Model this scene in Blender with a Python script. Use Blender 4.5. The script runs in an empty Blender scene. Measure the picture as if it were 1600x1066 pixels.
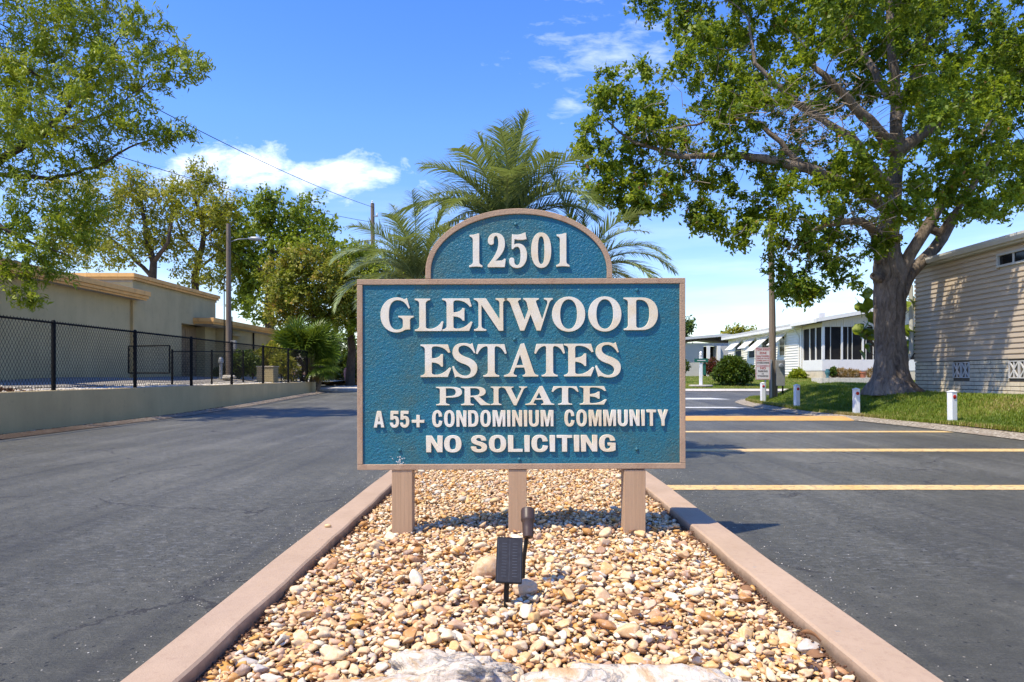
import bpy, bmesh, math, random
import numpy as np
from mathutils import Vector, Matrix, noise as mnoise
from mathutils.kdtree import KDTree

R = math.radians
rnd = random.Random(7)
nr = np.random.default_rng(11)
scene = bpy.context.scene
COL = scene.collection

# ------------------------------------------------------------------ camera
CAM_Z = 1.10
FPX = 1067.0
cam_d = bpy.data.cameras.new('camera')
cam = bpy.data.objects.new('camera', cam_d)
COL.objects.link(cam)
cam.location = (0, 0, CAM_Z)
cam.rotation_euler = (R(90), 0, 0)
cam_d.sensor_width = 36
cam_d.lens = 36 * FPX / 1600
cam_d.shift_y = (586 - 533) / 1600
cam_d.shift_x = 0.0
cam_d.clip_start = 0.05
cam_d.clip_end = 4000
scene.camera = cam

def at(px, py, Z):
    """world point seen at pixel (px,py) of the 1600 px photograph, Z metres away"""
    return Vector(((px - 800) * Z / FPX, Z, CAM_Z + (586 - py) * Z / FPX))

# ------------------------------------------------------------------ light
SUN_EL, SUN_AZ = 60.0, -123.0            # azimuth from +Y (ahead), negative = to the left
scene.view_settings.view_transform = 'Standard'
scene.view_settings.look = 'None'
scene.view_settings.exposure = 1.12
scene.view_settings.gamma = 1
scene.view_settings.use_curve_mapping = False

sun_dir = Vector((math.sin(R(SUN_AZ)) * math.cos(R(SUN_EL)), math.cos(R(SUN_AZ)) * math.cos(R(SUN_EL)), math.sin(R(SUN_EL))))
sd = bpy.data.lights.new('sun', 'SUN')
sd.energy = 3.0
sd.angle = R(0.53)
sd.color = (1.0, 0.905, 0.725)
sun = bpy.data.objects.new('sun', sd)
COL.objects.link(sun)
sun.rotation_euler = (-sun_dir).to_track_quat('-Z', 'Y').to_euler()

world = bpy.data.worlds.new('World')
scene.world = world
world.use_nodes = True

class NT:
    """tiny node helper"""
    def __init__(s, tree):
        s.t = tree; s.n = tree.nodes; s.l = tree.links
    def new(s, typ, **kw):
        nd = s.n.new(typ)
        for k, v in kw.items():
            setattr(nd, k, v)
        return nd
    def put(s, sock, v):
        if v is None: return
        if isinstance(v, bpy.types.NodeSocket): s.l.new(v, sock)
        else:
            if isinstance(v, (tuple, list)) and len(v) == 3 and sock.type == 'RGBA': v = (*v, 1)
            sock.default_value = v
    def math(s, op, a, b=None, c=None, clamp=False):
        nd = s.new('ShaderNodeMath', operation=op); nd.use_clamp = clamp
        s.put(nd.inputs[0], a)
        if b is not None: s.put(nd.inputs[1], b)
        if c is not None: s.put(nd.inputs[2], c)
        return nd.outputs[0]
    def vmath(s, op, a, b=None):
        nd = s.new('ShaderNodeVectorMath', operation=op)
        s.put(nd.inputs[0], a)
        if b is not None: s.put(nd.inputs[1], b)
        return nd.outputs[0]
    def noise(s, vec, scale, detail=4, rough=0.55, dist=0.0, out=0):
        nd = s.new('ShaderNodeTexNoise')
        if vec is not None: s.put(nd.inputs['Vector'], vec)
        nd.inputs['Scale'].default_value = scale
        nd.inputs['Detail'].default_value = detail
        nd.inputs['Roughness'].default_value = rough
        nd.inputs['Distortion'].default_value = dist
        return nd.outputs[out]
    def voro(s, vec, scale, feature='F1', out='Distance'):
        nd = s.new('ShaderNodeTexVoronoi', feature=feature)
        if vec is not None: s.put(nd.inputs['Vector'], vec)
        nd.inputs['Scale'].default_value = scale
        return nd.outputs[out]
    def ramp(s, fac, stops, interp='LINEAR'):
        nd = s.new('ShaderNodeValToRGB')
        cr = nd.color_ramp; cr.interpolation = interp
        while len(cr.elements) < len(stops): cr.elements.new(0.5)
        for e, (p, c) in zip(cr.elements, stops):
            e.position = p
            e.color = (c, c, c, 1) if isinstance(c, (int, float)) else (*c, 1)
        s.put(nd.inputs[0], fac)
        return nd.outputs[0]
    def mix(s, fac, a, b, mode='MIX'):
        nd = s.new('ShaderNodeMix', data_type='RGBA', blend_type=mode)
        s.put(nd.inputs['Factor'], fac)
        s.put(nd.inputs[6], a); s.put(nd.inputs[7], b)
        return nd.outputs[2]
    def mapping(s, vec, scale=(1, 1, 1), loc=(0, 0, 0), rot=(0, 0, 0)):
        nd = s.new('ShaderNodeMapping')
        s.put(nd.inputs['Vector'], vec)
        nd.inputs['Scale'].default_value = scale
        nd.inputs['Location'].default_value = loc
        nd.inputs['Rotation'].default_value = rot
        return nd.outputs[0]
    def maprange(s, v, a, b, c=0, d=1):
        nd = s.new('ShaderNodeMapRange'); nd.clamp = True
        s.put(nd.inputs[0], v)
        for i, x in enumerate((a, b, c, d)): nd.inputs[i + 1].default_value = x
        return nd.outputs[0]
    def bump(s, h, strength=0.5, dist=0.01, normal=None):
        nd = s.new('ShaderNodeBump')
        s.put(nd.inputs['Height'], h)
        nd.inputs['Strength'].default_value = strength
        nd.inputs['Distance'].default_value = dist
        if normal is not None: s.put(nd.inputs['Normal'], normal)
        return nd.outputs[0]

def build_world():
    t = NT(world.node_tree)
    t.n.clear()
    out = t.new('ShaderNodeOutputWorld')
    bg = t.new('ShaderNodeBackground')
    sky = t.new('ShaderNodeTexSky', sky_type='NISHITA')
    sky.sun_disc = False
    sky.sun_elevation = R(SUN_EL)
    sky.sun_rotation = R(SUN_AZ)
    sky.air_density = 1.0
    sky.dust_density = 0.08
    sky.ozone_density = 1.6
    hs = t.new('ShaderNodeHueSaturation')
    hs.inputs['Saturation'].default_value = 1.34; hs.inputs['Hue'].default_value = 0.519; hs.inputs['Value'].default_value = 0.86
    hs.inputs['Value'].default_value = 1.0
    t.l.new(sky.outputs[0], hs.inputs['Color'])
    d = t.new('ShaderNodeTexCoord').outputs['Generated']
    sep = t.new('ShaderNodeSeparateXYZ'); t.l.new(d, sep.inputs[0])
    x, y, z = sep.outputs
    # cumulus bank low over the street ahead-left and thin cirrus: masks in sky azimuth/height
    u = t.math('DIVIDE', x, t.math('MAXIMUM', y, 0.05))
    v = t.math('DIVIDE', z, t.math('MAXIMUM', y, 0.05))
    ahead = t.math('GREATER_THAN', y, 0.06)
    comb = t.new('ShaderNodeCombineXYZ'); t.put(comb.inputs[0], u); t.put(comb.inputs[1], v)
    uv = comb.outputs[0]
    def blob(cu, cv, ru, rv):
        a = t.math('DIVIDE', t.math('SUBTRACT', u, cu), ru)
        b = t.math('DIVIDE', t.math('SUBTRACT', v, cv), rv)
        r2 = t.math('ADD', t.math('MULTIPLY', a, a), t.math('MULTIPLY', b, b))
        return t.math('SUBTRACT', 1.0, t.math('SQRT', r2), clamp=False)
    n1 = t.noise(t.mapping(uv, (1.0, 1.9, 1)), 11, 9, 0.62, 0.25)
    n2 = t.noise(t.mapping(uv, (1, 2.6, 1), (3, 1, 0)), 20, 7, 0.6, 0.3)
    b1 = blob(-0.395, 0.302, 0.105, 0.052)
    b2 = blob(-0.265, 0.293, 0.115, 0.034)
    b3 = blob(-0.33, 0.282, 0.20, 0.034)
    m = t.math('MAXIMUM', b1, t.math('MAXIMUM', b2, b3))
    dens = t.math('ADD', t.math('MULTIPLY', m, 0.9), t.math('MULTIPLY', t.math('SUBTRACT', n1, 0.5), 3.3))
    c1 = t.math('MULTIPLY', t.maprange(dens, 0.12, 1.15), 0.95)
    # wisps upper right and faint streaks near the horizon
    w1 = blob(0.155, 0.47, 0.17, 0.075)
    w2 = blob(0.09, 0.39, 0.05, 0.02)
    wd = t.math('ADD', t.math('MULTIPLY', t.math('MAXIMUM', w1, w2), 0.8), t.math('MULTIPLY', t.math('SUBTRACT', n2, 0.55), 3.0))
    c2 = t.math('MULTIPLY', t.maprange(wd, 0.1, 1.3), 0.36)
    # low haze streaks all round the horizon
    az = t.math('ARCTAN2', x, y)
    comb2 = t.new('ShaderNodeCombineXYZ'); t.put(comb2.inputs[0], az); t.put(comb2.inputs[1], t.math('MULTIPLY', z, 9.0))
    n3 = t.noise(comb2.outputs[0], 3.2, 6, 0.55, 0.2)
    band = t.math('MULTIPLY', t.maprange(z, -0.05, 0.02), t.maprange(z, 0.30, 0.06))
    c3 = t.math('MULTIPLY', t.math('MULTIPLY', t.maprange(n3, 0.42, 0.75), band), 0.32)
    cl = t.math('MAXIMUM', t.math('MULTIPLY', t.math('MAXIMUM', c1, c2), ahead), c3)
    shade = t.ramp(t.math('ADD', t.math('MULTIPLY', n1, 0.7), t.math('MULTIPLY', n2, 0.3)), [(0.3, (4.4, 5.0, 6.1)), (0.65, (6.4, 6.5, 6.6))])
    cmb = t.new('ShaderNodeCombineColor')
    for i_, lo_ in enumerate((0.66, 0.60, 0.56)): t.put(cmb.inputs[i_], t.maprange(z, 0.0, 0.34, lo_, 1.0))
    skyc = t.mix(1.0, hs.outputs[0], cmb.outputs[0], 'MULTIPLY')
    colr = t.mix(cl, skyc, shade)
    t.l.new(colr, bg.inputs['Color'])
    bg.inputs['Strength'].default_value = 0.148
    t.l.new(bg.outputs[0], out.inputs['Surface'])
build_world()

# ------------------------------------------------------------------ materials
MATS = {}
def material(name, build, rough=0.8, spec=0.5):
    m = bpy.data.materials.new(name); m.use_nodes = True
    t = NT(m.node_tree); t.n.clear()
    out = t.new('ShaderNodeOutputMaterial')
    b = t.new('ShaderNodeBsdfPrincipled')
    b.inputs['Roughness'].default_value = rough
    b.inputs['Specular IOR Level'].default_value = spec
    t.l.new(b.outputs[0], out.inputs[0])
    t.bsdf = b; t.outn = out
    t.pos = t.new('ShaderNodeNewGeometry').outputs['Position']
    build(t)
    MATS[name] = m
    return m
def base(t, c): t.put(t.bsdf.inputs['Base Color'], c)
def nrm(t, v): t.put(t.bsdf.inputs['Normal'], v)
def rgh(t, v): t.put(t.bsdf.inputs['Roughness'], v)

def weathered(name, col, var=0.15, scale=3.0, rough=0.75, bump=0.15, bscale=60, dirt=None, spec=0.35, metal=0):
    def f(t):
        n = t.noise(t.pos, scale, 6, 0.6)
        n2 = t.noise(t.pos, scale * 9, 4, 0.6)
        fac = t.math('ADD', t.math('MULTIPLY', n, 0.7), t.math('MULTIPLY', n2, 0.3))
        lo = tuple(c * (1 - var) for c in col); hi = tuple(min(1, c * (1 + var)) for c in col)
        c = t.ramp(fac, [(0.3, lo), (0.7, hi)])
        if dirt:
            dn = t.noise(t.mapping(t.pos, (1, 1, 0.35)), scale * 2.2, 8, 0.7, 0.4)
            c = t.mix(t.math('MULTIPLY', t.maprange(dn, 0.52, 0.72), dirt[1]), c, dirt[0])
        base(t, c)
        if bump: nrm(t, t.bump(t.noise(t.pos, bscale, 5, 0.6), bump, 0.01))
        t.bsdf.inputs['Metallic'].default_value = metal
    return material(name, f, rough, spec)

def m_asphalt(t):
    p = t.pos
    big = t.noise(p, 0.35, 5, 0.55)
    tracks = t.noise(t.mapping(p, (2.2, 0.12, 1)), 1.0, 4, 0.6)
    fine = t.noise(p, 85, 5, 0.8)
    mid = t.noise(p, 9, 8, 0.7)
    f = t.math('ADD', t.math('ADD', t.math('MULTIPLY', big, 0.24), t.math('MULTIPLY', tracks, 0.20)), t.math('ADD', t.math('MULTIPLY', mid, 0.22), t.math('MULTIPLY', fine, 0.34)))
    c = t.ramp(f, [(0.38, (0.035, 0.034, 0.027)), (0.5, (0.090, 0.087, 0.065)), (0.61, (0.20, 0.190, 0.148))])
    # worn pale scuffs in streaks
    sc = t.noise(t.mapping(p, (3.0, 7.0, 1), (0, 0, 0), (0, 0, 0.25)), 4.5, 10, 0.8, 0.3)
    near = t.maprange(t.noise(p, 0.55, 3, 0.5), 0.36, 0.58)
    c = t.mix(t.math('MULTIPLY', t.math('MULTIPLY', t.maprange(sc, 0.51, 0.66), near), 0.62), c, (0.33, 0.33, 0.32))
    # light aggregate specks
    v = t.voro(p, 34)
    vc = t.voro(p, 34, out='Color')
    sx = t.new('ShaderNodeSeparateColor'); t.l.new(vc, sx.inputs[0])
    sp = t.math('MULTIPLY', t.math('LESS_THAN', v, 0.16), t.math('GREATER_THAN', sx.outputs[0], 0.965))
    c = t.mix(sp, c, (0.42, 0.36, 0.27))
    dk = t.math('MULTIPLY', t.math('LESS_THAN', t.voro(t.vmath('MULTIPLY', p, (1.0, 0.7, 1.0)), 23), 0.17), t.math('GREATER_THAN', t.noise(p, 4.0, 4, 0.6), 0.50))
    c = t.mix(t.math('MULTIPLY', dk, 0.8), c, (0.012, 0.012, 0.013))
    # cracks
    dn = t.new('ShaderNodeVectorMath', operation='MULTIPLY_ADD')
    t.l.new(t.noise(p, 3.0, 5, 0.7, out=1), dn.inputs[0]); dn.inputs[1].default_value = (0.42, 0.42, 0.42); t.l.new(p, dn.inputs[2])
    w = dn.outputs[0]
    ck = t.voro(w, 0.42, 'DISTANCE_TO_EDGE')
    ckm = t.math('MULTIPLY', t.math('LESS_THAN', ck, 0.005), t.maprange(t.noise(p, 1.1, 2, 0.5), 0.48, 0.58))
    c = t.mix(t.math('MULTIPLY', ckm, 0.8), c, (0.035, 0.03, 0.026))
    tyre = t.noise(t.mapping(p, (5.5, 0.05, 1), (0, 0, 0), (0, 0, 0.16)), 1.0, 3, 0.55)
    c = t.mix(t.math('MULTIPLY', t.maprange(tyre, 0.58, 0.68), 0.35), c, (0.035, 0.034, 0.033))
    base(t, c)
    rgh(t, t.maprange(mid, 0.3, 0.7, 0.5, 0.72))
    h = t.math('ADD', t.math('MULTIPLY', fine, 0.7), t.math('MULTIPLY', t.noise(t.mapping(p, (1, 2.6, 1)), 26, 6, 0.7), 1.0))
    h = t.math('SUBTRACT', h, t.math('MULTIPLY', ckm, 1.2))
    nrm(t, t.bump(h, 0.9, 0.02))
material('asphalt', m_asphalt, 0.6, 0.5)

def m_line(t):
    p = t.pos
    n = t.noise(p, 14, 8, 0.75)
    c = t.ramp(t.noise(p, 2.5, 3), [(0.3, (0.68, 0.43, 0.14)), (0.7, (0.72, 0.51, 0.23))])
    c = t.mix(t.maprange(n, 0.51, 0.64), c, (0.17, 0.135, 0.095))
    base(t, c)
    nrm(t, t.bump(t.noise(p, 150, 3), 0.5, 0.006))
material('yellow_paint', m_line, 0.65)
def m_hump(t):
    p = t.pos
    c = t.ramp(t.noise(p, 2.5, 3), [(0.3, (0.62, 0.31, 0.06)), (0.7, (0.66, 0.38, 0.10))])
    c = t.mix(t.maprange(t.noise(t.mapping(p, (1, 3, 1)), 7, 8, 0.75), 0.5, 0.64), c, (0.30, 0.22, 0.13))
    base(t, c); nrm(t, t.bump(t.noise(p, 90, 3), 0.5, 0.006))
material('hump_paint', m_hump, 0.7)
def m_line2(t):
    p = t.pos
    c = t.mix(t.maprange(t.noise(p, 9, 8, 0.75), 0.52, 0.72), (0.6, 0.6, 0.57), (0.16, 0.16, 0.16))
    base(t, c)
material('white_paint_line', m_line2, 0.65)

def m_kerb(t):
    p = t.pos
    n = t.noise(p, 2.2, 6, 0.6)
    c = t.ramp(n, [(0.3, (0.40, 0.28, 0.185)), (0.7, (0.49, 0.35, 0.24))])
    c = t.mix(t.math('MULTIPLY', t.maprange(t.noise(p, 38, 6, 0.75), 0.52, 0.68), 0.5), c, (0.33, 0.21, 0.145))
    c = t.mix(t.math('MULTIPLY', t.maprange(t.noise(t.mapping(p, (1, 0.35, 1)), 3.5, 8, 0.7, 0.4), 0.5, 0.7), 0.4), c, (0.34, 0.235, 0.17))
    c = t.mix(t.math('GREATER_THAN', t.noise(p, 26, 5, 0.7), 0.70), c, (0.30, 0.28, 0.25))
    # grime and crumbled paint low on the inner face
    sp = t.new('ShaderNodeSeparateXYZ'); t.l.new(p, sp.inputs[0])
    low = t.math('ADD', sp.outputs[2], t.math('MULTIPLY', t.math('SUBTRACT', t.noise(p, 12, 6, 0.7), 0.5), 0.05))
    inn = t.math('LESS_THAN', t.math('ABSOLUTE', t.math('SUBTRACT', sp.outputs[0], 0.06)), 1.17)
    c = t.mix(t.math('MULTIPLY', t.maprange(low, 0.085, 0.06), inn), c, (0.22, 0.15, 0.1))
    base(t, c)
    nrm(t, t.bump(t.math('ADD', t.noise(p, 130, 4, 0.7), t.math('MULTIPLY', t.noise(p, 18, 4), 0.8)), 0.35, 0.008))
material('kerb_paint', m_kerb, 0.85, 0.3)

def pebble_colour(t, tint):
    c = t.ramp(tint, [(0.0, (0.80, 0.72, 0.56)), (0.10, (0.79, 0.66, 0.43)), (0.24, (0.72, 0.51, 0.28)), (0.38, (0.68, 0.42, 0.16)), (0.50, (0.68, 0.47, 0.29)),
                      (0.62, (0.63, 0.32, 0.07)), (0.73, (0.44, 0.21, 0.07)), (0.84, (0.64, 0.41, 0.26)), (0.93, (0.32, 0.16, 0.08)), (1.0, (0.50, 0.45, 0.38))])
    n = t.noise(t.pos, 45, 7, 0.7, 0.5)
    c = t.mix(t.math('MULTIPLY', t.maprange(n, 0.52, 0.72), 0.55), c, (0.56, 0.30, 0.09))
    c = t.mix(t.math('MULTIPLY', t.maprange(n, 0.46, 0.3), 0.5), c, (0.80, 0.75, 0.66))
    c = t.mix(t.math('MULTIPLY', t.maprange(t.noise(t.pos, 160, 3, 0.6), 0.58, 0.75), 0.35), c, (0.25, 0.15, 0.07))
    base(t, c)
    nrm(t, t.bump(t.noise(t.pos, 90, 5, 0.65), 0.35, 0.004))
def m_peb_obj(t):
    a = t.new('ShaderNodeAttribute', attribute_type='OBJECT', attribute_name='tint')
    pebble_colour(t, a.outputs['Fac'])
def m_peb_geo(t):
    a = t.new('ShaderNodeAttribute', attribute_type='GEOMETRY', attribute_name='tint')
    pebble_colour(t, a.outputs['Fac'])
material('pebble', m_peb_obj, 0.62, 0.4)
material('pebbles', m_peb_geo, 0.62, 0.4)

def m_rock(t):
    p = t.pos
    n = t.noise(t.mapping(p, (1, 1, 2.2), (4.2, 1.3, 0.4)), 5, 9, 0.66, 0.7)
    c = t.ramp(n, [(0.34, (0.50, 0.29, 0.13)), (0.42, (0.60, 0.43, 0.26)), (0.48, (0.68, 0.61, 0.51)), (0.53, (0.60, 0.48, 0.34)), (0.555, (0.22, 0.20, 0.18)), (0.585, (0.64, 0.57, 0.47)), (0.66, (0.56, 0.37, 0.19))])
    base(t, c)
    nrm(t, t.bump(t.math('ADD', t.noise(p, 22, 8, 0.7, 0.5), t.math('MULTIPLY', t.noise(p, 110, 3), 0.25)), 0.7, 0.02))
material('field_rock', m_rock, 0.75, 0.35)
weathered('brown_soil', (0.10, 0.062, 0.035), 0.4, 14, 0.95, 0.9, 45)

def m_panel(t):
    p = t.pos
    n = t.noise(p, 3.2, 5, 0.6, 0.3)
    n2 = t.noise(p, 30, 6, 0.7)
    f = t.math('ADD', t.math('MULTIPLY', n, 0.72), t.math('MULTIPLY', n2, 0.28))
    c = t.ramp(f, [(0.36, (0.004, 0.13, 0.21)), (0.48, (0.010, 0.135, 0.185)), (0.60, (0.03, 0.125, 0.14)), (0.72, (0.08, 0.125, 0.11))])
    c = t.mix(t.math('MULTIPLY', t.maprange(t.noise(p, 70, 4, 0.7), 0.6, 0.74), 0.5), c, (0.16, 0.165, 0.14))
    base(t, c)
    h = t.noise(t.mapping(p, (1, 1, 1)), 78, 3, 0.5, 0.6)
    nrm(t, t.bump(h, 0.8, 0.0085))
material('sign_panel_paint', m_panel, 0.5, 0.5)

def m_letter(t):
    p = t.pos
    n = t.noise(p, 5, 5, 0.6)
    c = t.ramp(n, [(0.36, (0.80, 0.74, 0.62)), (0.5, (0.79, 0.69, 0.52)), (0.62, (0.77, 0.63, 0.42))])
    c = t.mix(t.math('MULTIPLY', t.maprange(t.noise(p, 60, 7, 0.75), 0.64, 0.76), 0.8), c, (0.42, 0.22, 0.13))
    base(t, c)
    nrm(t, t.bump(t.noise(p, 90, 4), 0.25, 0.004))
material('letter_paint', m_letter, 0.6, 0.35)
weathered('frame_paint', (0.45, 0.30, 0.19), 0.14, 4, 0.8, 0.35, 120, ((0.24, 0.10, 0.06), 0.5))
def m_post(t):
    p = t.pos
    g = t.noise(t.mapping(p, (14, 14, 0.5)), 3.0, 6, 0.7, 0.3)
    c = t.ramp(g, [(0.3, (0.43, 0.27, 0.155)), (0.7, (0.52, 0.34, 0.205))])
    ln = t.noise(t.mapping(p, (60, 60, 0.8)), 1.0, 3, 0.5)
    c = t.mix(t.math('MULTIPLY', t.maprange(ln, 0.64, 0.72), 0.5), c, (0.2, 0.12, 0.08))
    base(t, c); nrm(t, t.bump(t.math('ADD', g, ln), 0.35, 0.006))
material('post_paint', m_post, 0.8, 0.3)

def stucco(name, col, dirt):
    def f(t):
        p = t.pos
        n = t.noise(p, 0.9, 5, 0.6)
        st = t.noise(t.mapping(p, (1.4, 1.4, 0.18)), 1.6, 5, 0.65)
        c = t.ramp(t.math('ADD', t.math('MULTIPLY', n, 0.6), t.math('MULTIPLY', st, 0.4)), [(0.32, tuple(x * 0.84 for x in col)), (0.66, tuple(x * 1.12 for x in col))])
        c = t.mix(t.math('MULTIPLY', t.maprange(t.noise(p, 7, 8, 0.75), 0.56, 0.75), 0.3), c, dirt)
        base(t, c); nrm(t, t.bump(t.math('ADD', t.noise(p, 70, 5, 0.7), t.math('MULTIPLY', t.noise(p, 6, 4), 0.6)), 0.35, 0.012))
    material(name, f, 0.88, 0.25)
stucco('olive_stucco', (0.49, 0.40, 0.22), (0.12, 0.105, 0.08))
stucco('olive_wall_paint', (0.53, 0.39, 0.19), (0.10, 0.09, 0.07))
weathered('orange_fascia', (0.78, 0.44, 0.15), 0.14, 2, 0.7, 0.1, 40, ((0.35, 0.17, 0.06), 0.5))
weathered('roof_gravel', (0.35, 0.32, 0.28), 0.2, 2, 0.9, 0.4, 60)
weathered('brown_door', (0.30, 0.21, 0.12), 0.35, 3, 0.8, 0.2, 40, ((0.26, 0.19, 0.11), 0.6))
weathered('black_steel', (0.009, 0.009, 0.009), 0.2, 9, 0.7, 0.05, 60, None, 0.15)
weathered('galvanised', (0.33, 0.35, 0.36), 0.12, 9, 0.5, 0.05, 60, None, 0.5, 0.3)
weathered('meter_box', (0.25, 0.25, 0.235), 0.12, 5, 0.6, 0.05, 60, ((0.2, 0.13, 0.08), 0.4))
def m_wood(t):
    p = t.pos
    g = t.noise(t.mapping(p, (10, 10, 0.25)), 3.0, 7, 0.7, 0.4)
    c = t.ramp(g, [(0.3, (0.13, 0.10, 0.075)), (0.7, (0.27, 0.215, 0.165))])
    base(t, c); nrm(t, t.bump(g, 0.6, 0.02))
material('pole_wood', m_wood, 0.9, 0.2)
weathered('concrete_grey', (0.52, 0.48, 0.42), 0.16, 3, 0.9, 0.35, 70, ((0.24, 0.21, 0.17), 0.5))
def m_agg(t):
    p = t.pos
    v = t.voro(p, 30, out='Color'); 
    s = t.new('ShaderNodeSeparateColor'); t.l.new(v, s.inputs[0])
    c = t.ramp(s.outputs[0], [(0.0, (0.16, 0.13, 0.095)), (0.5, (0.27, 0.23, 0.17)), (1.0, (0.44, 0.39, 0.31))])
    c = t.mix(t.math('MULTIPLY', t.maprange(t.noise(p, 3, 6, 0.7), 0.5, 0.7), 0.5), c, (0.22, 0.15, 0.1))
    base(t, c); nrm(t, t.bump(t.voro(p, 30), 0.6, 0.01))
material('aggregate_concrete', m_agg, 0.9, 0.25)
def m_dirty(t):
    p = t.pos
    v = t.voro(p, 26, out='Color')
    s = t.new('ShaderNodeSeparateColor'); t.l.new(v, s.inputs[0])
    c = t.ramp(s.outputs[0], [(0.0, (0.13, 0.095, 0.065)), (0.6, (0.22, 0.175, 0.125)), (1.0, (0.36, 0.31, 0.24))])
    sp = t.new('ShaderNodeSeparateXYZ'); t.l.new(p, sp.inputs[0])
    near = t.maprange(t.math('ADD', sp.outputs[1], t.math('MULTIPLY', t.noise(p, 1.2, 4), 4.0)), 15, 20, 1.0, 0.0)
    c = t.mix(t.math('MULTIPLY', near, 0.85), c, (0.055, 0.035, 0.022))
    base(t, c); nrm(t, t.bump(t.voro(p, 26), 0.7, 0.012))
material('dirty_gutter', m_dirty, 0.95, 0.2)
weathered('white_rubble', (0.60, 0.55, 0.46), 0.3, 8, 0.9, 0.7, 40, ((0.3, 0.24, 0.17), 0.6))
weathered('slab_grey', (0.27, 0.245, 0.21), 0.15, 2, 0.85, 0.2, 60)
def m_lawn(t):
    p = t.pos
    n = t.noise(p, 0.9, 6, 0.6)
    f = t.noise(p, 40, 5, 0.75)
    c = t.ramp(t.math('ADD', t.math('MULTIPLY', n, 0.6), t.math('MULTIPLY', f, 0.4)), [(0.36, (0.05, 0.085, 0.010)), (0.5, (0.12, 0.165, 0.02)), (0.62, (0.27, 0.23, 0.07))])
    base(t, c); nrm(t, t.bump(f, 1.0, 0.05))
material('lawn_ground', m_lawn, 0.95, 0.15)
weathered('far_ground', (0.14, 0.13, 0.07), 0.3, 0.3, 0.95, 0.3, 4)
weathered('mulch', (0.15, 0.075, 0.04), 0.4, 16, 0.95, 0.9, 30)
weathered('dead_leaf', (0.26, 0.13, 0.06), 0.35, 12, 0.8, 0.3, 60)

weathered('beige_siding', (0.56, 0.46, 0.345), 0.06, 1.2, 0.62, 0.06, 90)
weathered('skirt_block', (0.68, 0.58, 0.42), 0.16, 3, 0.88, 0.45, 70, ((0.30, 0.24, 0.17), 0.45))
weathered('skirt_mortar', (0.15, 0.125, 0.09), 0.2, 8, 0.95, 0.4, 60)
weathered('white_siding', (0.80, 0.765, 0.67), 0.05, 1.5, 0.6, 0.04, 60)
weathered('cream_siding', (0.66, 0.60, 0.48), 0.06, 1.5, 0.6, 0.04, 60)
weathered('grey_siding', (0.50, 0.48, 0.43), 0.06, 1.5, 0.6, 0.04, 60)
weathered('white_trim', (0.80, 0.78, 0.72), 0.05, 4, 0.5, 0.03, 60, ((0.45, 0.42, 0.36), 0.25))
weathered('grey_trim', (0.55, 0.54, 0.49), 0.08, 4, 0.55, 0.03, 60, ((0.4, 0.36, 0.3), 0.3))
weathered('metal_roof', (0.56, 0.55, 0.52), 0.1, 1, 0.5, 0.03, 60)
weathered('concrete_vent', (0.58, 0.56, 0.52), 0.12, 9, 0.85, 0.2, 70)
def m_glass(t):
    base(t, (0.006, 0.007, 0.008))
    rgh(t, 0.12)
material('dark_glass', m_glass, 0.12, 0.5)
def m_screen(t):
    base(t, t.ramp(t.noise(t.pos, 1.5, 3), [(0.3, (0.006, 0.006, 0.007)), (0.7, (0.022, 0.02, 0.018))]))
material('dark_screen', m_screen, 0.7, 0.2)
weathered('white_vinyl', (0.80, 0.80, 0.79), 0.04, 6, 0.4, 0.02, 60, ((0.5, 0.47, 0.4), 0.2))
def m_red(t): base(t, (0.45, 0.012, 0.012)); rgh(t, 0.2)
material('red_reflector', m_red, 0.2, 0.6)
weathered('sign_red', (0.42, 0.05, 0.06), 0.2, 20, 0.6, 0.0)
weathered('sign_white', (0.70, 0.67, 0.66), 0.08, 8, 0.5, 0.0, 60, ((0.6, 0.4, 0.38), 0.4))
weathered('sign_black', (0.07, 0.06, 0.07), 0.2, 20, 0.6, 0.0)
weathered('sign_green', (0.015, 0.12, 0.08), 0.1, 20, 0.5, 0.0)
weathered('terracotta', (0.45, 0.17, 0.09), 0.15, 8, 0.85, 0.1, 60)
weathered('blue_glaze', (0.06, 0.16, 0.18), 0.2, 8, 0.3, 0.0, 60)
weathered('pink_plastic', (0.62, 0.30, 0.30), 0.15, 8, 0.5, 0.0, 60)
weathered('lamp_brown', (0.065, 0.040, 0.030), 0.12, 30, 0.42, 0.05, 200)
weathered('lamp_black', (0.012, 0.011, 0.011), 0.15, 30, 0.35, 0.03, 200)
def m_cell(t):
    p = t.pos
    base(t, t.ramp(t.noise(p, 60, 3), [(0.3, (0.030, 0.028, 0.030)), (0.7, (0.042, 0.040, 0.042))]))
    rgh(t, 0.45)
    t.bsdf.inputs['Specular IOR Level'].default_value = 0.25
material('solar_cell', m_cell, 0.28, 0.5)
weathered('cell_line', (0.10, 0.105, 0.12), 0.1, 30, 0.4, 0.0)

def m_bark(col1, col2, scale=1.0, stretch=0.3, bd=0.06):
    def f(t):
        p = t.pos
        n = t.noise(t.mapping(p, (1, 1, stretch)), 9 * scale, 9, 0.72, 0.8)
        big = t.noise(p, 1.6 * scale, 5, 0.6)
        c = t.ramp(t.math('ADD', t.math('MULTIPLY', n, 0.6), t.math('MULTIPLY', big, 0.4)), [(0.34, col1), (0.62, col2)])
        base(t, c)
        h = t.math('ADD', n, t.math('MULTIPLY', t.noise(t.mapping(p, (1, 1, stretch)), 45 * scale, 5, 0.7), 0.3))
        nrm(t, t.bump(h, 0.9, bd))
    return f
material('oak_bark', m_bark((0.045, 0.033, 0.025), (0.40, 0.32, 0.25), 0.8, 0.3, 0.16), 0.92, 0.2)
material('twig_bark', m_bark((0.12, 0.09, 0.065), (0.30, 0.24, 0.18), 1.5, 0.5, 0.02), 0.92, 0.2)
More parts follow.
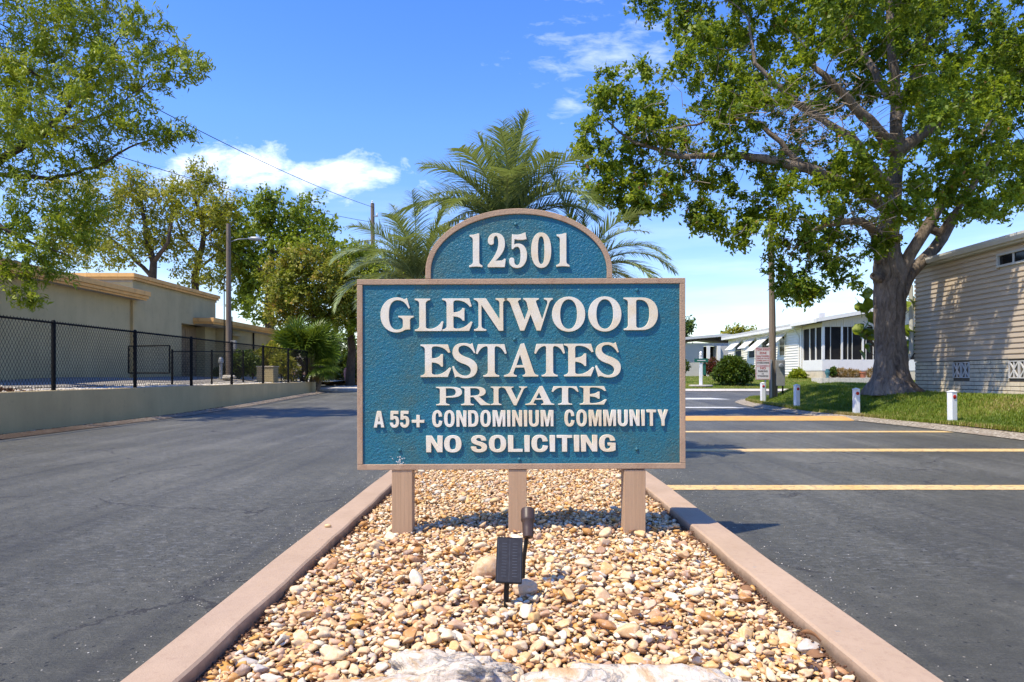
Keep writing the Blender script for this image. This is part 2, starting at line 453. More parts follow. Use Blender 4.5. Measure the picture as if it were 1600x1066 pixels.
material('dark_bark', m_bark((0.035, 0.026, 0.02), (0.11, 0.085, 0.065), 1.5, 0.5, 0.02), 0.92, 0.2)
material('palm_bark', m_bark((0.10, 0.075, 0.05), (0.26, 0.2, 0.14), 1.2, 3.0, 0.03), 0.92, 0.2)

def leaf_mat(name, stops, trans=0.35, rough=0.5):
    m = bpy.data.materials.new(name); m.use_nodes = True
    t = NT(m.node_tree); t.n.clear()
    out = t.new('ShaderNodeOutputMaterial')
    a = t.new('ShaderNodeAttribute', attribute_type='GEOMETRY', attribute_name='tint')
    c = t.ramp(a.outputs['Fac'], stops)
    b = t.new('ShaderNodeBsdfPrincipled'); b.inputs['Roughness'].default_value = rough
    b.inputs['Specular IOR Level'].default_value = 0.35
    t.l.new(c, b.inputs['Base Color'])
    tr = t.new('ShaderNodeBsdfTranslucent')
    g = t.mix(0.5, c, (0.35, 0.42, 0.05), 'MIX')
    t.l.new(t.mix(1.0, g, (0.9, 0.9, 0.6), 'MULTIPLY'), tr.inputs['Color'])
    mx = t.new('ShaderNodeMixShader'); mx.inputs[0].default_value = trans
    t.l.new(b.outputs[0], mx.inputs[1]); t.l.new(tr.outputs[0], mx.inputs[2])
    t.l.new(mx.outputs[0], out.inputs[0])
    MATS[name] = m
leaf_mat('oak_leaf', [(0.0, (0.045, 0.10, 0.007)), (0.35, (0.13, 0.21, 0.012)), (0.75, (0.31, 0.38, 0.02)), (0.93, (0.42, 0.43, 0.04)), (1.0, (0.34, 0.15, 0.05))], 0.5)
leaf_mat('bright_leaf', [(0.0, (0.10, 0.16, 0.010)), (0.5, (0.27, 0.34, 0.015)), (0.9, (0.46, 0.48, 0.035)), (1.0, (0.26, 0.17, 0.04))], 0.4)
leaf_mat('pale_leaf', [(0.0, (0.12, 0.14, 0.014)), (0.5, (0.32, 0.32, 0.03)), (0.85, (0.45, 0.38, 0.05)), (1.0, (0.3, 0.15, 0.04))], 0.4)
leaf_mat('rust_leaf', [(0.0, (0.09, 0.12, 0.01)), (0.4, (0.22, 0.25, 0.02)), (0.7, (0.36, 0.29, 0.04)), (1.0, (0.42, 0.17, 0.045))], 0.35)
leaf_mat('mid_leaf', [(0.0, (0.08, 0.14, 0.012)), (0.6, (0.24, 0.32, 0.025)), (1.0, (0.38, 0.42, 0.04))], 0.42)
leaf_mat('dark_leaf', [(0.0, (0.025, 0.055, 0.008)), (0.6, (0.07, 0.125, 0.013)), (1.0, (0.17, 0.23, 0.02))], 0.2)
leaf_mat('red_leaf', [(0.0, (0.06, 0.008, 0.01)), (1.0, (0.2, 0.035, 0.03))], 0.2)
leaf_mat('straw_leaf', [(0.0, (0.2, 0.11, 0.03)), (0.6, (0.36, 0.22, 0.07)), (1.0, (0.42, 0.3, 0.12))], 0.2)
leaf_mat('palm_leaf', [(0.0, (0.10, 0.14, 0.055)), (0.5, (0.24, 0.30, 0.13)), (0.85, (0.42, 0.46, 0.22)), (1.0, (0.34, 0.3, 0.12))], 0.25, 0.35)
leaf_mat('fan_leaf', [(0.0, (0.04, 0.08, 0.012)), (0.6, (0.11, 0.18, 0.018)), (1.0, (0.24, 0.32, 0.03))], 0.25, 0.4)
leaf_mat('grass_blade', [(0.0, (0.085, 0.14, 0.010)), (0.5, (0.17, 0.24, 0.018)), (0.8, (0.28, 0.29, 0.04)), (1.0, (0.42, 0.31, 0.13))], 0.35)

# ------------------------------------------------------------------ object helpers
def setp(o, label=None, cat=None, group=None, kind=None):
    if label: o['label'] = label
    if cat: o['category'] = cat
    if group: o['group'] = group
    if kind: o['kind'] = kind
    return o
def empty(name, loc, label=None, cat=None, group=None, rz=0):
    o = bpy.data.objects.new(name, None); COL.objects.link(o)
    o.location = loc; o.rotation_euler = (0, 0, rz); o.empty_display_size = 0.1
    return setp(o, label, cat, group)
def link(name, me, parent=None, local=False, loc=None):
    o = bpy.data.objects.new(name, me); COL.objects.link(o)
    if parent is not None: o.parent = parent
    if loc is not None: o.location = loc
    return o
def np_mesh(name, verts, faces, mat, smooth=False, tint=None):
    """verts (n,3); faces (m,k) int array with constant k"""
    verts = np.asarray(verts, dtype=np.float32); faces = np.asarray(faces, dtype=np.int32)
    me = bpy.data.meshes.new(name)
    m, k = faces.shape
    me.vertices.add(len(verts)); me.vertices.foreach_set('co', verts.ravel())
    me.loops.add(m * k); me.loops.foreach_set('vertex_index', faces.ravel())
    me.polygons.add(m)
    me.polygons.foreach_set('loop_start', np.arange(0, m * k, k, dtype=np.int32))
    if smooth: me.polygons.foreach_set('use_smooth', np.ones(m, dtype=bool))
    if tint is not None:
        at_ = me.attributes.new('tint', 'FLOAT', 'POINT'); at_.data.foreach_set('value', np.asarray(tint, dtype=np.float32))
    me.materials.append(MATS[mat])
    me.update(calc_edges=True)
    return me
def np_obj(name, verts, faces, mat, parent=None, smooth=False, tint=None, world=True):
    v = np.asarray(verts, dtype=np.float32)
    if parent is not None and world:
        v = v - np.array(parent.location, dtype=np.float32)
    return link(name, np_mesh(name, v, faces, mat, smooth, tint), parent)

class MB:
    """collects polygons, builds one mesh object; world coordinates unless local=True"""
    def __init__(s): s.v = []; s.f = []
    def add(s, vs, fs):
        o = len(s.v); s.v += [tuple(v) for v in vs]; s.f += [tuple(i + o for i in f) for f in fs]; return s
    def box(s, x0, x1, y0, y1, z0, z1):
        return s.add([(x0, y0, z0), (x1, y0, z0), (x1, y1, z0), (x0, y1, z0), (x0, y0, z1), (x1, y0, z1), (x1, y1, z1), (x0, y1, z1)],
                     [(0, 3, 2, 1), (4, 5, 6, 7), (0, 1, 5, 4), (1, 2, 6, 5), (2, 3, 7, 6), (3, 0, 4, 7)])
    def hexa(s, a, b):
        """two quads a (bottom) and b (top), 4 points each"""
        return s.add(list(a) + list(b), [(0, 3, 2, 1), (4, 5, 6, 7), (0, 1, 5, 4), (1, 2, 6, 5), (2, 3, 7, 6), (3, 0, 4, 7)])
    def tube(s, pts, rad, n=8, cap=True):
        pts = [Vector(p) for p in pts]
        if not isinstance(rad, (list, tuple)): rad = [rad] * len(pts)
        o = len(s.v)
        up = None
        for i, p in enumerate(pts):
            d = (pts[min(i + 1, len(pts) - 1)] - pts[max(i - 1, 0)]).normalized()
            if up is None: up = d.orthogonal().normalized()
            up = (up - d * up.dot(d)).normalized()
            w = d.cross(up)
            for k in range(n):
                a = 2 * math.pi * k / n
                s.v.append(tuple(p + (up * math.cos(a) + w * math.sin(a)) * rad[i]))
        for i in range(len(pts) - 1):
            for k in range(n):
                a = o + i * n + k; b = o + i * n + (k + 1) % n
                s.f.append((a, b, b + n, a + n))
        if cap:
            s.f.append(tuple(o + k for k in range(n))[::-1])
            s.f.append(tuple(o + (len(pts) - 1) * n + k for k in range(n)))
        return s
    def lathe(s, prof, c, n=16, axis=None):
        """prof: (r, h) list; axis: unit direction (default up)"""
        ax = Vector(axis or (0, 0, 1)).normalized(); u = ax.orthogonal().normalized(); w = ax.cross(u); c = Vector(c)
        o = len(s.v)
        for r, h in prof:
            for k in range(n):
                a = 2 * math.pi * k / n
                s.v.append(tuple(c + ax * h + (u * math.cos(a) + w * math.sin(a)) * r))
        for i in range(len(prof) - 1):
            for k in range(n):
                a = o + i * n + k; b = o + i * n + (k + 1) % n
                s.f.append((a, b, b + n, a + n))
        s.f.append(tuple(o + k for k in range(n))[::-1]); s.f.append(tuple(o + (len(prof) - 1) * n + k for k in range(n)))
        return s
    def build(s, name, mat, parent=None, smooth=False, bevel=0, local=False, auto=False):
        me = bpy.data.meshes.new(name)
        off = Vector((0, 0, 0)) if (parent is None or local) else Vector(parent.location)
        me.from_pydata([tuple(Vector(v) - off) for v in s.v], [], s.f)
        me.materials.append(MATS[mat]); me.validate(); me.update()
        bm = bmesh.new(); bm.from_mesh(me); bmesh.ops.recalc_face_normals(bm, faces=bm.faces); bm.to_mesh(me); bm.free()
        if smooth:
            for p in me.polygons: p.use_smooth = True
            if auto: me.set_sharp_from_angle(angle=R(40))
        o = link(name, me, parent)
        if bevel:
            md = o.modifiers.new('edge', 'BEVEL'); md.width = bevel; md.segments = 2; md.limit_method = 'ANGLE'; md.angle_limit = R(40)
            md.harden_normals = False
        return o
def grid_obj(name, xs, ys, zf, mat, kind='structure', skip=None):
    xs = np.asarray(xs, float); ys = np.asarray(ys, float)
    V = [(x, y, zf(x, y)) for y in ys for x in xs]
    nx = len(xs); F = []
    for j in range(len(ys) - 1):
        for i in range(nx - 1):
            if skip and skip((xs[i] + xs[i + 1]) / 2, (ys[j] + ys[j + 1]) / 2): continue
            F.append((j * nx + i, j * nx + i + 1, (j + 1) * nx + i + 1, (j + 1) * nx + i))
    o = np_obj(name, V, F, mat, smooth=True)
    return setp(o, kind=kind)
def smooth(a, b, x):
    t = min(1, max(0, (x - a) / (b - a))); return t * t * (3 - 2 * t)

# ------------------------------------------------------------------ the ground
def zr(y):                       # road height: flat, then rising a little towards the junction
    return 0.30 * smooth(17, 35, y) + 0.62 * smooth(35, 60, y)
KX = [(6.0, 8.95), (12, 8.95), (14.5, 8.85), (17.5, 8.50), (20, 8.22), (23, 8.20), (24.5, 8.42), (25.6, 8.95), (26.4, 9.85), (26.9, 11.1), (27.1, 12.6), (27.15, 60)]
def kerb_x(y):
    """inner (lawn side) edge of the right gutter"""
    if y <= KX[0][0]: return KX[0][1]
    for (y0, x0), (y1, x1) in zip(KX, KX[1:]):
        if y <= y1: return x0 + (x1 - x0) * (y - y0) / (y1 - y0)
    return 99
def lawn_near(x, y):
    e = max(0.0, x - kerb_x(min(y, 27.09)))
    g = zr(y) + 0.09 + 0.50 * smooth(0.35, 2.3, e) + 0.02 * math.sin(x * 1.7 + y * 0.9)
    return g
def lawn_far(x, y):
    return zr(33.6) + 0.08 + 0.60 * smooth(33.6, 41.5, y) + 0.012 * math.sin(x * 0.9 + y)

def far_z(x, y):
    r = math.hypot(x, y)
    return -0.15 + 0.55 * smooth(40, 90, y) + 0.02 * math.sin(x * 0.05)
cs = [-1500, -600, -300, -150, -80, -50, -35, -25, -18, -12, -9, 0, 9, 12, 18, 25, 35, 50, 80, 150, 300, 600, 1500]
grid_obj('ground', cs, [-400, -150, -60, -20, 0, 15, 30, 40, 50, 65, 80, 100, 150, 300, 700, 1500], far_z, 'far_ground')
# main road with its two lanes, then the cross street
grid_obj('road', np.linspace(-9.0, 9.3, 24), np.concatenate([np.linspace(-8, 22, 20), np.linspace(23, 33.4, 16)]), lambda x, y: zr(y), 'asphalt')
grid_obj('cross_street', np.linspace(9.3, 60, 30), np.linspace(25.2, 33.4, 12), lambda x, y: zr(y), 'asphalt')
# lawns
def lawn_grid():
    V = []; F = []
    ys = np.concatenate([np.linspace(4, 23, 50), np.linspace(23.2, 27.12, 34)]); n = 26
    for y in ys:
        kx = kerb_x(y)
        for i in range(n):
            s = (i / (n - 1)) ** 1.8
            x = kx + 0.03 + s * (34 - min(kx, 30))
            V.append((x, y, lawn_near(x, y)))
    for j in range(len(ys) - 1):
        for i in range(n - 1): F.append((j * n + i, j * n + i + 1, (j + 1) * n + i + 1, (j + 1) * n + i))
    o = np_obj('lawn', V, F, 'lawn_ground', smooth=True); setp(o, kind='structure')
lawn_grid()
grid_obj('lawn', np.linspace(1.5, 60, 50), np.concatenate([np.linspace(33.75, 42, 12), np.linspace(44, 75, 6)]), lawn_far, 'lawn_ground')
# gutter strip along the lawn
def strip(name, line, w, mat, z0, h=0.0, nsub=1):
    """ribbon along (x,y) points, w to the left side of travel"""
    V = []; F = []
    for i, (x, y) in enumerate(line):
        a = Vector(line[max(0, i - 1)]); b = Vector(line[min(len(line) - 1, i + 1)]); d = (b - a).normalized()
        nx, ny = -d.y, d.x
        for s in (0.0, 0.35, 1.0):
            X = x + nx * w * s; Y = y + ny * w * s
            V.append((X, Y, zr(Y) + z0 + h * (1 - s)))
    for i in range(len(line) - 1):
        for s in range(2): F.append((i * 3 + s, i * 3 + s + 1, (i + 1) * 3 + s + 1, (i + 1) * 3 + s))
    return np_obj(name, V, F, mat, smooth=True)
gl = [(kerb_x(y), y) for y in list(np.linspace(2, 20, 30)) + list(np.linspace(20.3, 26.95, 40))] + [(x, 27.11) for x in np.linspace(12.6, 58, 20)]
setp(strip('gutter', gl, 0.42, 'aggregate_concrete', 0.012, 0.075), kind='structure')
setp(strip('gutter', [(60, 33.75), (1.5, 33.75)][::1], 0.3, 'concrete_grey', 0.02, 0.10), kind='structure')
setp(strip('gutter', [(-9.0, y) for y in np.linspace(33, -6, 40)][::1], 0.36, 'dirty_gutter', 0.010, 0.04), kind='structure')

# painted lines across the right lane
IX = 1.42
def painted(x0, x1, y0, y1, label):
    n = 40; V = []; F = []
    for i in range(n + 1):
        x = x0 + (x1 - x0) * i / n
        jit = 0.012 * mnoise.noise(Vector((x * 1.3, y0, 0)))
        for y in (y0 + jit, y1 + jit * 0.7 + 0.01 * mnoise.noise(Vector((x * 3, y1, 4)))): V.append((x, y, zr(y) + 0.004))
    for i in range(n): F.append((2 * i, 2 * i + 2, 2 * i + 3, 2 * i + 1))
    o = np_obj('road_line', V, F, 'yellow_paint'); setp(o, kind='structure'); o['label'] = label
painted(IX + 0.03, 8.5, 6.52, 6.80, 'nearest pale yellow line painted across the right lane')
painted(IX + 0.03, 8.5, 9.78, 10.14, 'second yellow line painted across the right lane')
painted(IX + 0.03, 8.45, 13.05, 13.38, 'third, thin looking yellow line across the right lane')
# speed hump painted yellow
mb = MB(); n = 30; prof = [(-0.55, 0.004), (-0.35, 0.045), (-0.1, 0.075), (0.15, 0.075), (0.4, 0.045), (0.6, 0.004)]
V = []; F = []
for i in range(n + 1):
    x = IX + 0.1 + (8.1 - IX) * i / n
    for dy, dz in prof: V.append((x, 16.9 + dy + 0.02 * mnoise.noise(Vector((x, 0, 9))), dz + zr(16.9) + 0.003))
k = len(prof)
for i in range(n):
    for j in range(k - 1): F.append((i * k + j, (i + 1) * k + j, (i + 1) * k + j + 1, i * k + j + 1))
o = np_obj('speed_hump', V, F, 'hump_paint', smooth=True)
setp(o, 'low speed hump painted orange yellow across the right lane', 'speed hump')
# white arrow and bar marks near the junction
for (a, b, c, d, lb) in ((5.6, 8.4, 26.2, 27.2, 'pale worn white bar on the road at the junction, farther one'), (5.0, 7.6, 21.6, 22.1, 'pale worn white bar on the road, nearer one')):
    o = np_obj('road_marking', [(a, c, zr(c) + 0.006), (b, c, zr(c) + 0.006), (b - 0.5, d, zr(d) + 0.006), (a, d, zr(d) + 0.006)], [(0, 1, 2, 3)], 'white_paint_line')
    setp(o, kind='structure'); o['label'] = lb

# ------------------------------------------------------------------ island: kerb, soil, gravel
XL0, XL1, XR0, XR1 = -1.29, -1.095, 1.195, 1.408
KT = 0.10
def kerb_ring():
    path = []                                    # (outer, inner) pairs round the island
    y = 0.9
    while y < 22.0:
        path.append(((XL0, y), (XL1, y))); y += 0.12
    for k in range(13):
        a = math.pi - math.pi * k / 12
        cx = (XL0 + XR1) / 2
        path.append(((cx + (XR1 - XL0) / 2 * math.cos(a), 22.0 + (XR1 - XL0) / 2 * math.sin(a)), (cx + (XR0 - XL1) / 2 * math.cos(a), 22.0 + (XR0 - XL1) / 2 * math.sin(a))))
    y = 22.0
    while y > 0.9:
        path.append(((XR1, y), (XR0, y))); y -= 0.12
    V = []; F = []
    for i, ((ox, oy), (ix, iy)) in enumerate(path):
        j1 = 0.011 * mnoise.noise(Vector((ox, oy * 1.1, 1))) ; j2 = 0.013 * mnoise.noise(Vector((ix, iy * 2.3, 5)))
        d = Vector((ix - ox, iy - oy)).normalized()
        o = Vector((ox, oy)) + d * j1; q = Vector((ix, iy)) + d * j2
        zb = zr(oy)
        zt = KT + zb + 0.004 * mnoise.noise(Vector((ox, oy * 1.5, 3)))
        for p, z in ((o - d * 0.012, zb - 0.05), (o - d * 0.006, zt - 0.016), (o, zt - 0.006), (o + d * 0.01, zt), (q - d * 0.014, zt), (q - d * 0.003, zt - 0.008), (q, zt - 0.03), (q + d * (0.004 + 0.006 * mnoise.noise(Vector((ix, iy * 9, 5)))), zb + 0.0)):
            V.append((p.x, p.y, z))
    k = 8
    for i in range(len(path) - 1):
        for j in range(k - 1): F.append((i * k + j, (i + 1) * k + j, (i + 1) * k + j + 1, i * k + j + 1))
    o = np_obj('island_kerb', V, F, 'kerb_paint', smooth=True)
    o.data.set_sharp_from_angle(angle=R(28))
    setp(o, kind='structure')
kerb_ring()

def mound(x, y):
    """height of the soil under the gravel"""
    u = (x - 0.05) / 1.15
    return zr(y) + 0.012 + 0.035 * max(0, 1 - u * u) + 0.008 * mnoise.noise(Vector((x * 1.5, y * 1.5, 0)))
bed = grid_obj('gravel_bed', np.linspace(-1.10, 1.20, 30), np.concatenate([np.linspace(1.0, 9, 60), np.linspace(9.3, 23.1, 30)]),
               mound, 'brown_soil', skip=lambda x, y: y > 21.9 and ((x - 0.05) / 1.2) ** 2 + ((y - 22) / 1.2) ** 2 > 1)

def pebble_shapes(n, sub):
    out = []
    for i in range(n):
        bm = bmesh.new(); bmesh.ops.create_icosphere(bm, subdivisions=sub, radius=1.0)
        fx, fy, fz = 1.0, rnd.uniform(0.5, 0.95), rnd.uniform(0.32, 0.62)
        pw = rnd.uniform(0.75, 1.05); off = Vector((i * 7.3, 3.1 * i, 1.7 * i)); amp = rnd.uniform(0.2, 0.5)
        pl = [(Vector((rnd.gauss(0, 1), rnd.gauss(0, 1), rnd.gauss(0, 1))).normalized(), rnd.uniform(0.5, 0.85)) for _ in range(6)]
        for v in bm.verts:
            c = v.co.normalized()
            c = Vector([math.copysign(abs(q) ** pw, q) for q in c])
            r = 1 + amp * mnoise.noise(c * 1.1 + off) + 0.12 * mnoise.noise(c * 2.7 + off)
            c = c * r
            for nn, dd in pl:                       # knocked-off facets
                e = c.dot(nn) - dd
                if e > 0: c = c - nn * e * 0.88
            v.co = Vector((c.x * fx, c.y * fy, c.z * fz))
        bm.verts.ensure_lookup_table()
        vs = np.array([v.co[:] for v in bm.verts], dtype=np.float32)
        fs = np.array([[v.index for v in f.verts] for f in bm.faces], dtype=np.int32)
        bm.free(); out.append((vs, fs))
    return out

KEEP_OUT = []   # (x, y, r) places where posts stand
def scatter_pebbles():
    x0, x1, y0, y1 = -1.095, 1.195, 1.62, 9.4
    cell = 0.01
    NX = int((x1 - x0) / cell) + 1; NY = int((y1 - y0) / cell) + 1
    H = np.zeros((NY, NX), dtype=np.float32)
    for j in range(NY):
        for i in range(0, NX, 4):
            H[j, i:i + 4] = mound(x0 + i * cell, y0 + j * cell)
    base_h = H.copy()
    P = []
    g = np.random.default_rng(5)
    target = 38500
    k = 0
    while k < target:
        # size in metres (half of the long axis)
        r = float(np.exp(g.normal(math.log(0.0160), 0.36))); r = min(max(r, 0.008), 0.05)
        if g.random() < 0.006: r = g.uniform(0.038, 0.055)
        best = None
        for _ in range(4):
            x = g.uniform(x0 + r * 0.8, x1 - r * 0.8); y = g.uniform(y0, y1)
            if y > 7.6 and g.random() < 0.4: y = g.uniform(y0, 7.6)
            i = int((x - x0) / cell); j = int((y - y0) / cell)
            h = H[j, i] - base_h[j, i]
            if best is None or h < best[0]: best = (h, x, y, i, j)
        h, x, y, i, j = best
        k += 1
        if h > 0.055: continue
        rx, ry, rz = r, r * 0.78, r * 0.5
        a = g.uniform(0, math.pi)
        n = max(1, int(r * 0.85 / cell))
        j0, j1, i0, i1 = max(0, j - n), min(NY, j + n + 1), max(0, i - n), min(NX, i + n + 1)
        sub = H[j0:j1, i0:i1]
        z0 = 0.45 * float(sub.mean()) + 0.55 * float(np.percentile(sub, 85))
        z = z0 + rz * 0.62
        edge = min(x - x0, x1 - x)
        if z + rz > 0.098 + zr(y) and edge < 0.10: continue
        jj, ii = np.mgrid[j0:j1, i0:i1]
        d2 = ((jj - j) ** 2 + (ii - i) ** 2) * cell * cell / (r * 0.9) ** 2
        dome = z + rz * np.sqrt(np.clip(1 - d2, 0, 1))
        H[j0:j1, i0:i1] = np.where(d2 < 1, np.maximum(sub, dome), sub)
        tint = g.beta(1.15, 1.5)
        if g.random() < 0.018: tint = 1.0
        P.append((x, y, z, r, a, tint, g.normal(0, 0.28), g.normal(0, 0.28)))
    return np.array(P), H, (x0, y0, cell)
PEB, PH, PG = scatter_pebbles()
def gravel_top(x, y):
    i = int((x - PG[0]) / PG[2]); j = int((y - PG[1]) / PG[2])
    return float(PH[min(max(j, 0), PH.shape[0] - 1), min(max(i, 0), PH.shape[1] - 1)])

def place_pebbles():
    fine = pebble_shapes(12, 3)
    coarse = pebble_shapes(12, 2)
    fine_me = [np_mesh('pebble', v, f, 'pebble', smooth=True) for v, f in fine]
    # the ones that show largest near the surface are individual stones
    surf = np.array([gravel_top(p[0], p[1]) - p[2] < p[3] * 0.75 for p in PEB])
    vis = surf & (PEB[:, 1] > 2.22)
    size = np.where(vis, PEB[:, 3] / PEB[:, 1], 0)
    order = np.argsort(-size)
    big = set(order[:300].tolist())
    for idx in sorted(big):
        x, y, z, r, a, tint, tx, ty = PEB[idx]
        o = bpy.data.objects.new('pebble', fine_me[idx % 12]); COL.objects.link(o)
        o.parent = bed
        o.location = (x, y, z); o.scale = (r, r, r); o.rotation_euler = (tx, ty, a)
        o['tint'] = float(tint)
    VV = []; FF = []; TT = []; off = 0
    rest = [i for i in range(len(PEB)) if i not in big]
    # beyond the dense part a sparser, larger-grained cover to the island's end
    far = [(rnd.uniform(-1.06, 1.16), rnd.uniform(9.3, 22.6), 0, rnd.uniform(0.03, 0.055), rnd.uniform(0, 3), rnd.betavariate(1, 1.4), rnd.gauss(0, .2), rnd.gauss(0, .2)) for _ in range(5200)]
    for i in rest + [-1 - k for k in range(len(far))]:
        if i >= 0: x, y, z, r, a, tint, tx, ty = PEB[i]
        else:
            x, y, z, r, a, tint, tx, ty = far[-1 - i]; z = mound(x, y) + rnd.uniform(0.005, 0.03)
            if y > 21.9 and ((x - 0.05) / 1.15) ** 2 + ((y - 22) / 1.15) ** 2 > 1: continue
        v, f = (coarse[(i * 5) % 12] if y < 4.35 else low_peb[i % 6]) if i >= 0 else low_peb[i % 6]
        M = np.array((Matrix.Rotation(a, 3, 'Z') @ Matrix.Rotation(ty, 3, 'Y') @ Matrix.Rotation(tx, 3, 'X')), dtype=np.float32) * r
        VV.append(v @ M.T + np.array((x, y, z), dtype=np.float32)); FF.append(f + off); off += len(v)
        TT.append(np.full(len(v), tint, dtype=np.float32))
    o = np_obj('loose_gravel', np.concatenate(VV), np.concatenate(FF), 'pebbles', bed, smooth=True, tint=np.concatenate(TT))
    o['kind'] = 'stuff'
low_peb = pebble_shapes(6, 1)
place_pebbles()

def rock(name, c, s, rz, seed, label, cat='rock', mat='field_rock', sub=5, amp=0.35, group=None):
    bm = bmesh.new(); bmesh.ops.create_icosphere(bm, subdivisions=sub, radius=1.0)
    o_ = Vector((seed * 3.7, seed, 0)); Mz = Matrix.Rotation(rz, 3, 'Z')
    for v in bm.verts:
        c0 = v.co.normalized()
        r = 1 + amp * mnoise.fractal(c0 * 0.9 + o_, 0.6, 2.1, 5) + 0.05 * mnoise.fractal(c0 * 5 + o_, 0.7, 2.1, 5)
        q = c0 * r
        v.co = Mz @ Vector((q.x * s[0], q.y * s[1], q.z * s[2]))
    me = bpy.data.meshes.new(name); bm.to_mesh(me); bm.free()
    for p in me.polygons: p.use_smooth = True
    me.materials.append(MATS[mat])
    o = link(name, me, loc=c); setp(o, label, cat, group)
    return o
rock('rock', (-0.205, 2.27, 0.092), (0.195, 0.10, 0.082), -0.08, 3, 'grey and white craggy rock in the gravel, below the solar light', amp=0.5)
rock('rock', (0.40, 2.06, 0.065), (0.46, 0.17, 0.135), -0.03, 8, 'long low whitish rock at the bottom edge, right of the grey craggy rock', amp=0.25)
rock('rock', (-0.30, 2.04, 0.065), (0.46, 0.15, 0.125), 0.06, 12, 'flat tan and cream rock at the bottom edge, left and below the grey one', amp=0.3)
q = at(761, 872, 3.40)
o = rock('stone', (q.x, 3.5, gravel_top(q.x, 3.5) + 0.035), (0.085, 0.06, 0.062), 0.5, 21, 'large smooth tan stone left of the solar panel', 'stone', 'pebble', 4, 0.18); o['tint'] = 0.53
q = at(820, 922, 3.2)
o = rock('stone', (q.x, 3.2, gravel_top(q.x, 3.2) + 0.02), (0.06, 0.045, 0.04), -0.3, 25, 'greyish stone at the foot of the spotlight stake', 'stone', 'pebble', 4, 0.2); o['tint'] = 0.5
o = rock('stone', (at(511, 824, 4.46).x, 4.48, KT + 0.011), (0.022, 0.015, 0.012), 0.1, 31, 'single small yellowish stone lying on the left kerb', 'stone', 'pebble', 3, 0.15); o['tint'] = 0.3
# crumbs of soil and grit caught along the kerb's inner foot
def grit(name, n, fx, fy, fz, r0, r1, mat, parent=None):
    VV = []; FF = []; off = 0
    for i in range(n):
        x, y = fx(), fy(); r = rnd.uniform(r0, r1); v, f = low_peb[i % 6]
        VV.append(v * r + np.array((x, y, fz(x, y) + r * 0.3), dtype=np.float32)); FF.append(f + off); off += len(v)
    o = np_obj(name, np.concatenate(VV), np.concatenate(FF), mat, parent); o['kind'] = 'stuff'
    return o
grit('soil_crumbs', 2600, lambda: rnd.choice((XL1 + 0.004 + abs(rnd.gauss(0, 0.02)), XR0 - 0.004 - abs(rnd.gauss(0, 0.02)))), lambda: 1.9 + 6 * rnd.random() ** 1.4, lambda x, y: max(gravel_top(x, y), 0.045), 0.003, 0.011, 'mulch', bed)
grit('road_grit', 700, lambda: rnd.choice((XL0 - 0.03 - abs(rnd.gauss(0, 0.25)), XR1 + 0.03 + abs(rnd.gauss(0, 0.25)))), lambda: rnd.uniform(1.7, 9), lambda x, y: zr(y), 0.0025, 0.006, 'white_rubble')
# dry leaves
def dry_leaf(x, y, z, a, s, tilt):
    n = 7; V = []; F = []
    for i in range(n):
        t_ = i / (n - 1); w = 0.26 * math.sin(math.pi * t_ ** 0.8) * (1 - 0.1 * t_); cz = 0.22 * math.sin(t_ * 2.6)
        for sx in (-1, 0, 1): V.append((t_ - 0.5, sx * w, cz + abs(sx) * 0.10))
    for i in range(n - 1):
        for k in range(2): F.append((i * 3 + k, i * 3 + k + 1, (i + 1) * 3 + k + 1, (i + 1) * 3 + k))
    me = np_mesh('dry_leaf', np.array(V) * s, F, 'dead_leaf', smooth=True)
    o = link('dry_leaf', me, loc=(x, y, z)); o.rotation_euler = (tilt, 0.2, a)
    md = o.modifiers.new('thick', 'SOLIDIFY'); md.thickness = 0.0012
    return setp(o, 'curled brown dry leaf lying among the island pebbles', 'leaf', 'dry leaves on the gravel')
for i in range(26):
    x = rnd.choice((rnd.uniform(0.2, 1.12), rnd.uniform(-1.0, 1.12), 1.13)); y = rnd.uniform(2.3, 4.6)
    if i == 0: x, y = 1.14, 2.62
    dry_leaf(x, y, gravel_top(x, y) + 0.012, rnd.uniform(0, 6.3), rnd.uniform(0.05, 0.085), rnd.uniform(-0.9, 0.9))

# ------------------------------------------------------------------ entrance sign
SY = 4.46            # distance of the front face
SPX = FPX / SY       # 239 px per metre there
def sx(px): return (px - 800) / SPX
def sz(py): return CAM_Z + (586 - py) / SPX
ROLL = R(0.27)
SIGN = empty('entrance_sign', (sx(815), SY + 0.05, 0.06), 'teal entrance sign with arched top and raised cream letters on three posts', 'sign')
SIGN.rotation_euler = (0, -ROLL * 0, 0)
def roll(p):
    """the panel hangs a quarter degree off level"""
    c = Vector((sx(815), 0, sz(586)))
    dx, dz = p[0] - c.x, p[2] - c.z
    return (c.x + dx * math.cos(ROLL) - dz * math.sin(ROLL) * 0.3, p[1], c.z + dx * math.sin(ROLL) + dz)

class RB(MB):
    def build(s, *a, **k):
        s.v = [roll(v) for v in s.v]; return MB.build(s, *a, **k)
L, Rr, T, B = sx(558), sx(1071), sz(435.5), sz(733.5)
fw = 0.036
TH0, TH1 = SY - 0.003, SY + 0.05
RB().box(L + fw, Rr - fw, SY + 0.008, SY + 0.045, B + fw, T - fw).build('panel', 'sign_panel_paint', SIGN)
for nm, b in (('frame_board', (L, Rr, T - fw, T)), ('frame_board', (L, Rr, B, B + fw)), ('frame_board', (L, L + fw, B + fw + 0.001, T - fw - 0.001)), ('frame_board', (Rr - fw, Rr, B + fw + 0.001, T - fw - 0.001))):
    RB().box(b[0], b[1], TH0, TH1, b[2], b[3]).build(nm, 'frame_paint', SIGN, bevel=0.003)
